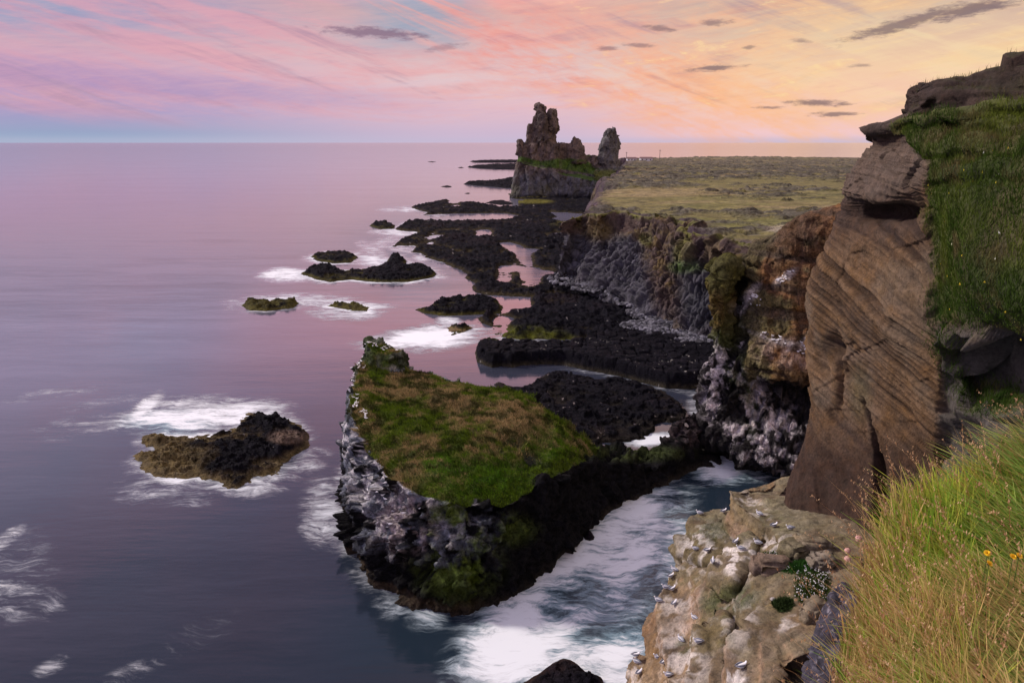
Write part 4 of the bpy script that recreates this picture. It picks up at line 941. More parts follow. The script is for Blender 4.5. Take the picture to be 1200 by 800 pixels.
    gk = np.array([.085, .078, .070])*(1+.4*n2)[:, None]; c = lerp(c, gk, right*.95)
    c = lerp(c, np.array([.045, .040, .036]), right*sm(nz+n2*.4, .05, .35)*.6)
    c = lerp(c, np.array([.05, .045, .03]), ell(u, v, 1112, 415, 14, 42, 20, .8)*sm(n2, -.4, .2)*.85)
    c = lerp(c, np.array([.075, .095, .020]), ell(u, v, 1165, 468, 30, 16, 0, .8)*sm(n2, -.3, .2)*.9)
    c = lerp(c, np.array([.040, .030, .026]), sm(t, 1.9, 1.5)*sm(s, 3, 2)*.75)
    gd = lerp(np.array([.030, .042, .012]), np.array([.062, .070, .018]), sm(nz, -.3, .3)); gd = lerp(gd, np.array([.085, .065, .035]), sm(fbm(V, .5, 3, 33), .1, .4)*.6)
    c = lerp(c, gd*(1+.4*n2)[:, None], grass)
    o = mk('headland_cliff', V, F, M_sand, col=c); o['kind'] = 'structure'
    def cf(P, a, b):
        k = fbm(P, .3, 4, 35); k2 = fbm(P, .9, 3, 36); uu, vv = proj(P)
        c = lerp(np.array([.055, .095, .016]), np.array([.140, .175, .028]), sm(k, -.2, .3)); c = lerp(c, np.array([.17, .125, .060]), sm(k2+.3*b, .1, .5)*.75)
        c = lerp(c, np.array([.035, .085, .020]), sm(fbm(P, .5, 3, 37), .15, .4)*.6)
        return c
    g1 = tufts('slope_grass', V, F, grass*sm(t, 1., 1.6), 130000, .20, .012, cf, M_tuft, lean=(-.25, -.25)); g1['kind'] = 'stuff'
    g3 = tufts('slope_grass', V, F, np.clip(ell(u, v, 1165, 465, 30, 18, 0, .8)+ell(u, v, 1108, 410, 14, 50, 15, .8)*.35, 0, 1)*(V[:, 1] < 28), 5000, .2, .012, cf, M_tuft, lean=(-.1, -.2)); g3['kind'] = 'stuff'
    # tiny yellow flowers scattered over the slope
    def yf(P, a, b): return lerp(np.array([.55, .42, .04]), np.array([.5, .5, .42]), sm(b, .3, .4))
    g2 = tufts('slope_flowers', V+n*.16, F, grass*sm(t, 1.3, 2.5), 190, .03, .024, yf, M_tuft); g2['kind'] = 'stuff'
    return V, F
HDV, HDF = build_head()

def build_cap():
    b = lambda u, v, y: at(u, v, y=y)
    top = [b(1063,92,30.5), b(1085,92,29.4), b(1120,88,28.6), b(1150,80,27.8), b(1185,75,27), b(1225,74,26), b(1330,74,24), (34, 32, 42.8), (26, 38, 43.2), (19.5, 36, 42.4)]
    bot = [b(1071,137,30.6), b(1095,138,28.4), b(1125,130,27.4), b(1150,124,26.6), b(1185,118,25.8), b(1225,110,25.), b(1330,100,23), (34, 32, 40), (26, 38, 40), (19, 36, 40.5)]
    top = [np.array(p, float) for p in top]; bot = [np.array(p, float) for p in bot]
    mid = [p*.55+q*.45+np.array([-.25 if i < 2 else 0, -.5 if i < 6 else 0, 0]) for i, (p, q) in enumerate(zip(top, bot))]
    V, F = union([prism(top, [m+np.array([0, 0, -.05]) for m in mid]), prism([m+np.array([0, 0, .05]) for m in mid], [p-[0, 0, .6] for p in bot])], .085, 2)
    n = normals(V, F); L = V[:, 2]*2.4+V[:, 0]*.2; s1 = fbm(np.stack([V[:, 0]*.2, V[:, 1]*.2, L*1.5], 1), 1, 4, 3, .65)
    w1, w2, rv = worley(V*[1, 1, 2.2], .55, 4)
    V = V+n*(s1*.34*sm(V[:, 0], 20, 17)+facet(V*[1, 1, 2.2], .5, 4)*.5+fbm(V, .5, 4, 5)*.3)[:, None]-[-.38, 0, .12]
    n = normals(V, F); nz = fbm(V, .8, 3, 6)
    c = np.array([.036, .024, .019])*(1+.5*nz+.6*s1)[:, None]
    gt = sm(n[:, 2], .6, .95)*sm(nz+sm(V[:, 0], 17, 19)*.4, .0, .3)
    u, v = proj(V); gt = np.maximum(gt, ell(u, v, 1180, 100, 26, 14, 0, .8)*sm(nz, -.3, .3)*.8)
    c = lerp(c, np.array([.035, .032, .014]), gt)
    o = mk('rock_outcrop', V, F, M_sand, col=c); meta(o, 'dark layered rock outcrop crowning the grass slope at the top right, its left end overhanging', 'rock outcrop')
    g = tufts('slope_grass', V, F, gt, 9000, .16, .010, lambda P, a, b: lerp(np.array([.07, .065, .022]), np.array([.13, .09, .05]), sm(b, -.2, .3)), M_tuft); g['kind'] = 'stuff'
build_cap()
# ------------------------------------------------------------------ guano-whitened tuff outcrop below the viewpoint
def build_outcrop():
    def pr(tops, zb=-2, flare=.6, push=(0, 0), round_=.12):
        T = [at(u, v, z=z) for u, v, z in tops]; c = np.mean(T, 0); B = []
        for p in T:
            d = (p-c)[:2]; d = d/max(np.linalg.norm(d), 1e-6); B.append(np.array([p[0]+d[0]*flare+push[0], p[1]+d[1]*flare+push[1], zb]))
        return prism(T, B)
    A = pr([(854,573,22),(868,565,22),(895,559,22),(930,555,22),(1030,556,22),(1060,640,23.4),(1010,660,23.5),(960,640,23),(925,633,22.8),(900,617,22.5),(876,599,22.3),(858,586,22)], flare=.8)
    B = pr([(802,617,19.6),(809,605,19.9),(824,600,20.),(846,601,20.),(866,612,20),(878,628,20),(874,650,20),(850,660,19.8),(822,655,19.3),(803,640,19.3)], flare=.9, push=(.3, 0))
    C = pr([(787,668,19.6),(803,655,20),(832,664,20.6),(862,668,21.2),(880,650,21.8),(905,636,22.4),(940,640,23),(1000,650,23.6),(1030,700,24.2),(1030,830,24.2),(1000,960,24),(880,960,21.5),(800,930,18.6),(744,880,17.6),(733,812,17.2),(740,778,17.4),(755,758,18.),(760,735,18.8),(760,712,19.1),(768,692,19.4)], flare=.5, push=(0, .2))
    C2 = pr([(733,783,17.1),(738,768,17.5),(747,757,17.9),(756,762,17.9),(764,790,17.7),(770,830,17.5),(760,880,17.2),(738,860,16.9),(731,815,16.9)], flare=.3)
    D = pr([(862,766,23.7),(874,748,24.),(895,722,24.3),(915,706,24.5),(938,700,24.8),(962,712,25.1),(974,740,25.3),(974,768,25.1),(955,762,24.9),(930,772,24.7),(905,790,24.4),(890,830,23.9),(872,830,23.4),(862,795,23.4)], zb=15, flare=.1)
    D2 = pr([(800,840,20.6),(812,790,21.2),(822,752,21.3),(836,728,21.4),(848,716,21.5),(856,730,21.7),(850,770,21.9),(842,820,21.8),(830,870,21.4)], zb=15, flare=.7)
    E1 = pr([(843,676,21.4),(852,652,21.8),(864,632,22.1),(880,622,22.2),(886,640,22.3),(872,668,22.2),(858,690,21.9)], zb=16, flare=.5)
    V, F = union([A, B, C, C2, D, D2, E1], .09, 7)
    n = normals(V, F); u, v = proj(V)
    nz = fbm(V, .5, 4, 5); n2 = fbm(V, 2.2, 4, 6); n3 = fbm(V, .22, 3, 7)
    L = V[:, 2]+.25*V[:, 1]*.3; st = fbm(np.stack([V[:, 0]*.25, V[:, 1]*.25, L*2.2], 1), 1, 4, 8, .6)
    w1, w2, rv = worley(V, .75, 9); x1, x2, rv2 = worley(V, 2.4, 10)
    steep = sm(n[:, 2], .85, .4)
    disp = n3*.6+nz*.28+facet(V, .38, 9)*(.10+.45*steep)+facet(V, 1.2, 10)*(.01+.15*steep)+facet(V, 4., 11)*.035+steep*st*.20+n2*.05
    V = V+n*disp[:, None]; n = normals(V, F); u, v = proj(V)
    tan = np.array([.225, .155, .085]); pk = np.array([.265, .180, .120]); ol = np.array([.110, .095, .045]); gyb = np.array([.160, .130, .085])
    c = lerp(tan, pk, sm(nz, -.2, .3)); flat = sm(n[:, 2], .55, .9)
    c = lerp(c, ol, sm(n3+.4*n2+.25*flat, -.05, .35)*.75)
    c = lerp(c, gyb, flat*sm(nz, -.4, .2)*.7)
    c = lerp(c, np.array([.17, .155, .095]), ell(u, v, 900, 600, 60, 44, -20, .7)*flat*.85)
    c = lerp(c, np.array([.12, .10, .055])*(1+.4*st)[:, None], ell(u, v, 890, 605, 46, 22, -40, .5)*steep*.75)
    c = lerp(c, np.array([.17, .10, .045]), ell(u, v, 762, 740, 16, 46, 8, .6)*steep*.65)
    c = lerp(c, np.array([.075, .055, .035])*(1+.5*n2)[:, None], np.maximum(ell(u, v, 915, 782, 62, 26, 0, .5), 0)*steep*.85)  # steep face below the ridge darkened, its shadow painted into the rock
    c = c*(1+.35*n2+.18*st)[:, None]; c = lerp(c, np.array([.10, .070, .042]), sm(fbm(V, 1.1, 4, 81), .12, .42)*.65)
    gu = np.maximum.reduce([ell(u, v, 822, 640, 26, 26, 0, .6)*.8, ell(u, v, 858, 655, 14, 26, 30, .6)*.9, ell(u, v, 880, 645, 46, 10, 15, .7)*.8, ell(u, v, 790, 690, 24, 30, 0, .7)*.5, ell(u, v, 880, 590, 26, 8, -40, .6)*.6, ell(u, v, 862, 722, 24, 36, 0, .7)*.45,
                            ell(u, v, 800, 770, 26, 34, 20, .7)*.6, ell(u, v, 742, 780, 10, 26, 0)*.5, ell(u, v, 862, 792, 14, 10)*.8, ell(u, v, 924, 730, 16, 8, 25)*.5, ell(u, v, 930, 640, 40, 8, 0)*.5])
    gm = gu*sm(n2*.8+(rv2-.5)*.7+nz*.3, -.1, .25); c = lerp(c, np.array([.70, .66, .62]), np.clip(gm, 0, 1)*.9)
    gr = np.maximum.reduce([ell(u, v, 855, 703, 32, 17, 14, .6), ell(u, v, 828, 622, 26, 16, 0, .8)*.8, ell(u, v, 920, 705, 10, 11)*.9, ell(u, v, 843, 745, 16, 12)*.5, ell(u, v, 800, 758, 10, 10)*.6, ell(u, v, 905, 612, 14, 14)*.4, ell(u, v, 926, 660, 34, 14, 0, .7)*.7])
    gm = np.clip(gr*sm(n2+nz*.6, -.35, .2), 0, 1); c = lerp(c, np.array([.060, .072, .022]), gm*.9)
    c = lerp(c, np.array([.05, .04, .035]), sm(V[:, 2], 3.5, 1)*.9)
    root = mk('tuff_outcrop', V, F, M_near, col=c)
    root['kind'] = 'structure'
    def cf(P, a, b): return lerp(np.array([.045, .075, .018]), np.array([.10, .105, .035]), sm(b, -.3, .4))
    g = tufts('ledge_grass', V, F, np.clip(gr*sm(n2+nz*.6, -.2, .2), 0, 1)*sm(gr, .4, .7)*(V[:, 2] > 12), 5200, .10, .009, cf, M_tuft, lean=(-.2, -.2)); g['kind'] = 'stuff'
    return V, F
OCV, OCF = build_outcrop()
OBVH = BVHTree.FromPolygons([tuple(p) for p in OCV], [tuple(f) for f in OCF.tolist()])
HBVH = BVHTree.FromPolygons([tuple(p) for p in HDV], [tuple(f) for f in HDF.tolist()])
def hit(bvh, u, v):
    d = Vector(ray(u, v)).normalized(); h = bvh.ray_cast(Vector((0, 0, CAMZ)), d)
    return (h[0], h[1]) if h[0] is not None else (None, None)

# separate stones and the black basalt block
def stone(name, u, v, sx, sy, sz, seed, colr, mat, label, cat='boulder', sink=.25, rot=0, vox=.05, bvh=None, group=None, blocky=.35):
    p, nn = hit(bvh or OBVH, u, v)
    if p is None: return None
    bm = bmesh.new(); bmesh.ops.create_cube(bm, size=2); bmesh.ops.bevel(bm, geom=bm.edges[:], offset=.35, segments=2, affect='EDGES')
    bmesh.ops.triangulate(bm, faces=bm.faces[:]); bmesh.ops.subdivide_edges(bm, edges=bm.edges[:], cuts=3, use_grid_fill=True); bmesh.ops.triangulate(bm, faces=bm.faces[:])
    V = np.array([q.co[:] for q in bm.verts]); F = np.array([[q.index for q in f.verts] for f in bm.faces]); bm.free()
    V = V/np.linalg.norm(V, axis=1, keepdims=True)*.45+V*.55
    V = V*[sx, sy, sz]; n = normals(V, F); w1, w2, rv = worley(V+seed*3.1, 1.6/max(sx, sy), seed)
    s = min(sx, sz); V = V+n*((rv-.5)*blocky*s+fbm(V+seed, 2.2/max(sx, .1), 4, seed)*.3*s)[:, None]
    ct, st = math.cos(rot), math.sin(rot); V = np.stack([V[:, 0]*ct-V[:, 1]*st, V[:, 0]*st+V[:, 1]*ct, V[:, 2]], 1)
    q = fbm(V+p[0], 1.2/max(sx, .1), 3, 4)
    c = np.array(colr)*(1+.4*q)[:, None]
    o = mk(name, V, F, mat, col=c); o.location = (p[0], p[1], p[2]+sz*(1-2*sink)); meta(o, label, cat, group); return o
stone('boulder', 905, 668, .95, .5, .42, 3, (.15, .11, .08), M_near, 'brown slab boulder under the left clump of tiny white flowers', rot=-.1)
stone('boulder', 930, 652, .62, .55, .5, 5, (.14, .12, .07), M_near, 'olive rounded boulder just behind the green plants on the ledge', rot=.4)
stone('boulder', 952, 640, .8, .45, .3, 8, (.19, .155, .10), M_near, 'flat tan stone at the foot of the brown cliff wall, behind the flower clumps', rot=-.2)
stone('boulder', 963, 662, .55, .5, .35, 9, (.19, .16, .12), M_near, 'tan stone between the white flowers and the pink flower heads')
stone('boulder', 906, 703, .1, .1, .07, 13, (.5, .47, .44), M_near, 'tiny pale stone left of the dark green cushion')
stone('boulder', 953, 722, .55, .35, .42, 11, (.19, .155, .105), M_near, 'angular tan block beside the left edge of the black rock', rot=.5)
stone('boulder', 896, 562, .36, .3, .2, 12, (.05, .03, .022), M_near, 'dark brown lump on the far edge of the flat ledge', 'boulder')
stone('boulder', 889, 568, .22, .2, .12, 14, (.07, .04, .03), M_near, 'smaller dark brown lump just below the other on the flat ledge', 'boulder')
def black_block():
    T = [at(974,692,z=27.2), at(990,684,z=27.4), at(1006,688,z=27.6), at(1020,720,z=27.8), at(1024,800,z=28), at(1010,930,z=28), at(962,930,z=27.2), at(960,830,z=27.2), at(963,770,z=27), at(958,735,z=26.8), at(966,712,z=27)]
    c = np.mean(T, 0); B = [p+np.array([(p-c)[0]*.15, (p-c)[1]*.1, -14]) for p in T]
    V, F = union([prism(T, B)], .07, 5); n = normals(V, F); w1, w2, rv = worley(V, 1.5, 9); x1, x2, rv2 = worley(V, 5., 10)
    V = V+n*((rv-.5)*.32+(rv2-.5)*.08+fbm(V, 1., 4, 3)*.15+fbm(V, 6, 3, 4)*.03)[:, None]
    nz = fbm(V, 2, 4, 5); sp = fbm(V, 9, 3, 6)
    c = np.array([.045, .042, .056])*(1+.5*nz+.5*(rv2-.5))[:, None]; c = lerp(c, np.array([.26, .24, .27]), sm(sp, .35, .55)*.8)
    n = normals(V, F); c = lerp(c, np.array([.14, .10, .07]), sm(V[:, 1], 22.5, 23.5)*sm(n[:, 2], .5, .9)*.7)
    o = mk('basalt_block', V, F, M_near, col=c); meta(o, 'upright purplish-black basalt block between the tan outcrop and the long foreground grass', 'rock')
black_block()

# ------------------------------------------------------------------ grassy bank in front of the viewer
def build_bank():
    EDGE = [(1035,960),(1036,870),(1038,790),(1040,720),(1048,668),(1066,630),(1098,606),(1140,590),(1185,574),(1245,552),(1330,520)]
    zz = [38.15]*5+[38.2, 38.22, 38.26, 38.3, 38.35, 38.4]
    e = [at(u, v, z=z) for (u, v), z in zip(EDGE, zz)]
    far = [np.array([8.5, 6.5, 38.6]), np.array([16, 9, 39.2])]
    line = np.array([np.array([.9, -2., 38.1]), np.array([1.0, .5, 38.1])]+e+far)
    rows = []
    for k, (dx, dy, dz) in enumerate([(14, -10, 1.4), (5, -4, .65), (2.2, -1.6, .28), (.9, -.7, .10), (.3, -.2, .0), (0, 0, -.10), (-.10, .1, -.35), (.25, -.15, -.8), (1.2, -.7, -2.2), (3.6, -2, -10), (6, -3, -40)]):
        rows.append([p+np.array([dx*(1 if i > 2 else .8), dy*(1 if i > 2 else .2), dz]) for i, p in enumerate(line)])
    V, F, s, t = patch(rows, 150, 200); n = normals(V, F)
    if n[:20, 2].mean() < 0: F = F[:, ::-1]; n = -n
    nz = fbm(V, 1.5, 4, 5); V = V+n*(nz*.10+fbm(V, .5, 3, 6)*.12)[:, None]; V[:, 2] += 0
    c = lerp(np.array([.045, .040, .018]), np.array([.10, .075, .045]), sm(t, 5.5, 7))*(1+.4*nz)[:, None]
    o = mk('grass_bank', V, F, M_turf, col=c); o['kind'] = 'structure'
    return V, F, t
BKV, BKF, BKT = build_bank()
BBVH = BVHTree.FromPolygons([tuple(p) for p in BKV], [tuple(f) for f in BKF.tolist()])

def blades(name, P, H, Wd, Dir, bend, Cb, Ct, mat, seg=4):
    """curved tapering leaf blades rooted at P; Dir is the horizontal lean, bend how far the tip droops"""
    n = len(P); k = np.linspace(0, 1, seg+1)
    side = np.stack([-Dir[:, 1], Dir[:, 0], np.zeros(n)], 1); ra = RNG.uniform(-1.2, 1.2, n)
    side = side*np.cos(ra)[:, None]+np.concatenate([Dir*np.sin(ra)[:, None], np.zeros((n, 1))], 1)
    VV = np.zeros((n, 2*seg+1, 3)); CC = np.zeros((n, 2*seg+1, 3))
    for i, kk in enumerate(k):
        out = bend*kk**2; up = kk*(1-.38*bend*kk)
        c = P + np.concatenate([Dir*(out*H)[:, None], (up*H)[:, None]], 1)
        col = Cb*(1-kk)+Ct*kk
        if i < seg:
            w = Wd*(1-kk)**.6
            VV[:, 2*i] = c-side*w[:, None]; VV[:, 2*i+1] = c+side*w[:, None]; CC[:, 2*i] = CC[:, 2*i+1] = col
        else: VV[:, 2*i] = c; CC[:, 2*i] = col
    tri = []
    for i in range(seg-1): a = 2*i; tri += [(a, a+1, a+3), (a, a+3, a+2)]
    tri.append((2*seg-2, 2*seg-1, 2*seg)); tri = np.array(tri)
    FF = (tri[None]+(np.arange(n)*(2*seg+1))[:, None, None]).reshape(-1, 3)
    return VV.reshape(-1, 3), FF, CC.reshape(-1, 3)
def sample(V, F, w, n):
    a, b, c, d = (V[F[:, k]] for k in range(4)); ar = np.linalg.norm(np.cross(b-a, c-a), axis=1)*w[F].mean(1)
    i = RNG.choice(len(F), n, p=ar/ar.sum()); r1 = RNG.random(n)[:, None]; r2 = RNG.random(n)[:, None]
    return (a[i]*(1-r1)+b[i]*r1)*(1-r2)+(d[i]*(1-r1)+c[i]*r1)*r2
def build_grass():
    u, v = proj(BKV); vis = (BKV[:, 1] > .8) & (u > 930) & (u < 1330) & (v < 1100) & (v > 380)
    w = vis*sm(BKT, 5.7, 5.1)*(.35+.65*sm(-BKT, -6, -3.5))*sm(BKV[:, 0]*0+BKT, 1.2, 2.2)
    dist = np.hypot(BKV[:, 0], BKV[:, 1]); w = w/np.maximum(dist, 1.5)**.8
    n = 40000; P = sample(BKV, BKF, w, n); P[:, 2] -= .03
    k = fbm(P, 1.1, 3, 5)+RNG.normal(0, .28, n); k2 = fbm(P, 2.6, 3, 7)+RNG.normal(0, .3, n)
    pu, pv = proj(P)
    edge = sm(pu, 1085, 1015)
    H = RNG.uniform(.14, .50, n)*(1+.25*k2)*(1-.45*sm(pu, 1060, 990)); H = np.clip(H, .06, .5)
    ang = np.where(RNG.random(n) < .6, RNG.normal(2.4, .9, n), RNG.random(n)*6.283)
    # right side sweeps to the lower right in long green swathes
    sweep = sm(pu, 1110, 1180); ang = np.where(RNG.random(n) < sweep*.75, RNG.normal(2.75, .35, n), ang)
    Dir = np.stack([np.cos(ang), np.sin(ang)], 1); bend = np.clip(RNG.gamma(3, .12, n)+sweep*.3-.15*edge, .03, .9)
    g1 = np.array([.110, .250, .016]); g2 = np.array([.340, .370, .045]); g3 = np.array([.065, .215, .045]); st = np.array([.50, .36, .14]); rd = np.array([.30, .12, .045])
    c = lerp(g1, g2, sm(k, -.3, .4)); c = lerp(c, g3, sm(sweep*.8+k2*.5, .5, 1)*.7)
    dry = sm(k2*.8+edge*.6+sm(pv, 600, 760)*.1, .18, .8); c = lerp(c, st, dry*.9); red = sm(RNG.normal(0, 1, n)+.4*edge+k, 1.45, 1.8); c = lerp(c, rd, red*.8)
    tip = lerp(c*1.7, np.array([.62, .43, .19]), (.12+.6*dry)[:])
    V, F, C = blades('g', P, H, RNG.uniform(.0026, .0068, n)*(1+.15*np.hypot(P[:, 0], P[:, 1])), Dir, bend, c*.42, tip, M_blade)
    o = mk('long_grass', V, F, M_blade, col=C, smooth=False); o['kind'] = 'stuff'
    # the same sward carries on over the rest of the bank, around and behind the viewer
    n = 26000; w3 = sm(BKT, 5.0, 4.4)*(np.hypot(BKV[:, 0]-3, BKV[:, 1]) < 9)*(1-.8*np.clip(w/w.max(), 0, 1)); P = sample(BKV, BKF, w3, n); P[:, 2] -= .03
    P = P[np.hypot(P[:, 0], P[:, 1]) > .9]; pu, pv = proj(P); P = P[(P[:, 1] < .8) | (pu > 1250) | (pv > 850)]; n = len(P); k = fbm(P, 1.1, 3, 5)+RNG.normal(0, .28, n)
    a3 = RNG.random(n)*6.283; c = lerp(g1, g2, sm(k, -.3, .4)); c = lerp(c, st, sm(k+RNG.normal(0, .3, n), .3, .8))
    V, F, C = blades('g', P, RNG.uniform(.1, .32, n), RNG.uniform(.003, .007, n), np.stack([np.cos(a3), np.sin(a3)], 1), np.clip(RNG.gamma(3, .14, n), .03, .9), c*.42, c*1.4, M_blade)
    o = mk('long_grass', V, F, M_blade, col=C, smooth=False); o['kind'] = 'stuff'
    # dry stalks with drooping seed heads
    n = 900; w2 = w*(.3+.7*sm(BKT, 3.6, 5)); P = sample(BKV, BKF, w2, n); pu, pv = proj(P)
    H = RNG.uniform(.32, .62, n); ang = RNG.normal(2.6, 1.0, n); Dir = np.stack([np.cos(ang), np.sin(ang)], 1); bend = RNG.uniform(.1, .75, n)
    c = lerp(np.array([.50, .33, .15]), np.array([.45, .20, .09]), RNG.random(n))
    V, F, C = blades('s', P, H, np.full(n, .0017), Dir, bend, c*.7, c*1.1, M_blade, 6)
    VS, FS, CSs = [V], [F], [C]; off = len(V); L = []
    for i in range(n):           # each head: a spindle of small chaff scales along the last fifth of the stalk
        m_ = RNG.integers(14, 26)
        if RNG.random() > .55: continue
        kk = RNG.uniform(.78, 1.02, m_); out = bend[i]*kk**2; up = kk*(1-.38*bend[i]*kk)
        Q = P[i]+np.stack([Dir[i, 0]*out*H[i], Dir[i, 1]*out*H[i], up*H[i]], 1); Q += RNG.normal(0, .0028, Q.shape)
        a = RNG.normal(0, 1, (m_, 3)); a /= np.linalg.norm(a, axis=1, keepdims=True); b = RNG.normal(0, 1, (m_, 3)); b /= np.linalg.norm(b, axis=1, keepdims=True)
        T = np.stack([Q-a*.0034, Q+a*.0034, Q+(b*.5+[0, 0, 1])*.009], 1).reshape(-1, 3); L.append(T)
    T = np.concatenate(L); VS.append(T); FS.append(np.arange(len(T)).reshape(-1, 3)+off); cc = np.repeat(lerp(np.array([.66, .46, .27]), np.array([.32, .17, .08]), RNG.random(len(T)//3)), 3, 0); CSs.append(cc)
    o = mk('seed_stalks', np.concatenate(VS), np.concatenate(FS), M_blade, col=np.concatenate(CSs), smooth=False); o['kind'] = 'stuff'
build_grass()

# ------------------------------------------------------------------ flowers
M_yel = plain('yellow_petal', (.78, .50, .02), .6); M_pink = plain('pink_petal', (.72, .42, .38), .7, .25, 60); M_wht = plain('white_petal', (.78, .77, .74), .7); M_stem = plain('flower_stem', (.10, .15, .03), .8)
M_brn = plain('flower_cup', (.06, .04, .02), .8)
def tube(path, r0, r1, seg=6):
    path = [np.array(p, float) for p in path]; V = []; F = []
    for i, p in enumerate(path):
        d = path[min(i+1, len(path)-1)]-path[max(i-1, 0)]; d /= np.linalg.norm(d); s = np.cross(d, [0, 1, .01]); s /= np.linalg.norm(s); t_ = np.cross(d, s); r = r0+(r1-r0)*i/(len(path)-1)
        for k in range(seg): a = 6.2832*k/seg; V.append(p+(s*math.cos(a)+t_*math.sin(a))*r)
    for i in range(len(path)-1):
        for k in range(seg): F.append((i*seg+k, i*seg+(k+1) % seg, (i+1)*seg+(k+1) % seg, (i+1)*seg+k))
    return np.array(V), np.array(F)
def empty(name, loc):
    o = bpy.data.objects.new(name, None); o.location = loc; o.empty_display_size = .05; COL.objects.link(o); return o
def hawkweed(tipw, rootw, label, tilt):
    tipw, rootw = np.array(tipw), np.array(rootw); root = empty('yellow_flower', tuple(rootw)); d = tipw-rootw
    V, F = tube([(0, 0, 0), d*.5+[.015, 0, .01], d], .0022, .0016); mk('stem', V, F, M_stem, root)
    V = []; F = []                                        # ray florets: two whorls of strap petals
    up = np.array([math.sin(tilt), -.45, .9]); up /= np.linalg.norm(up); a1 = np.cross(up, [0, 1, 0]); a1 /= np.linalg.norm(a1); a2 = np.cross(up, a1)
    for w_ in range(3):
        for k in range(16):
            a = 6.2832*(k+.33*w_)/16; dr = a1*math.cos(a)+a2*math.sin(a); sd_ = np.cross(up, dr); L = .0115-.003*w_; b = len(V)
            for q, (l, h, w__) in enumerate([(.002, 0, .0008), (.6*L, .002+.002*w_, .0019), (L, .0025+.003*w_, .0014)]):
                V += [d+dr*l+up*h-sd_*w__, d+dr*l+up*h+sd_*w__]
            F += [(b, b+1, b+3, b+2), (b+2, b+3, b+5, b+4)]
    mk('petals', np.array(V), np.array(F), M_yel, root)
    V, F = tube([d-up*.009, d-up*.004, d+up*.001], .0018, .0040, 10); mk('flower_cup', V, F, M_brn, root)
    meta(root, label, 'flower', 'yellow flowers in the long grass'); return root
def on_bank(u, v, lift):
    t = at(u, v, z=38.1); p, nn = hit(BBVH, u, v)
    if p is None: p = Vector(t)
    d = (p-Vector((0, 0, CAMZ))); q = Vector((0, 0, CAMZ))+d*(1-lift/max(CAMZ-p.z, .5))
    return np.array(q), np.array((q.x+.03, q.y+.02, p.z))
for (u, v, lb, tl) in [(1157,648,'yellow flower standing alone in the long grass, left of the close pair',-.3), (1187,652,'yellow flower, left one of the close pair in the long grass',.1), (1194,651,'yellow flower, right one of the close pair in the long grass',.3), (1159,660,'small half-hidden yellow flower just below the lone one',.5)]:
    a, b = on_bank(u, v, .42); b = a+np.array([.03, .05, -.44]); hawkweed(a, b, lb, tl)
def thrift(u, v, label, bv, s=1.):
    p, nn = hit(bv, u, v+6)
    if p is None: p, nn = hit(HBVH, u, v+6)
    root = empty('pink_flower', tuple(p)); dist = (p-Vector((0, 0, CAMZ))).length; top = Vector((0, 0, .12*s))
    V, F = tube([(0, 0, 0), (.01, 0, .06*s), top], .004*s, .003*s); mk('stem', V, F, M_stem, root)
    V = []; F = []                                        # round head of many small florets
    for k in range(60):
        z = 1-1.6*k/59; a = k*2.399; r = math.sqrt(max(0, 1-z*z)); dr = np.array([r*math.cos(a), r*math.sin(a), z]); c = np.array(top)+dr*.045*s; t1 = np.cross(dr, [.3, .2, 1]); t1 /= np.linalg.norm(t1); t2 = np.cross(dr, t1); b = len(V)
        for j in range(5): V.append(c+(t1*math.cos(j*1.257)+t2*math.sin(j*1.257))*.017*s+dr*.006*s)
        V.append(c-dr*.012*s); F += [(b+j, b+(j+1) % 5, b+5) for j in range(5)]+[(b, b+1, b+2), (b, b+2, b+3), (b, b+3, b+4)]
    mk('flower_head', np.array(V), np.array(F), M_pink, root); meta(root, label, 'flower', 'pink flower heads on the ledge')
thrift(1005, 632, 'pale pink round flower head, highest of the three beside the long grass', OBVH, 2.6)
thrift(992, 646, 'pale pink round flower head, left upper of the pair under the highest one', OBVH, 2.3)
thrift(992, 656, 'pale pink round flower head, lowest of the three', OBVH, 2.4)
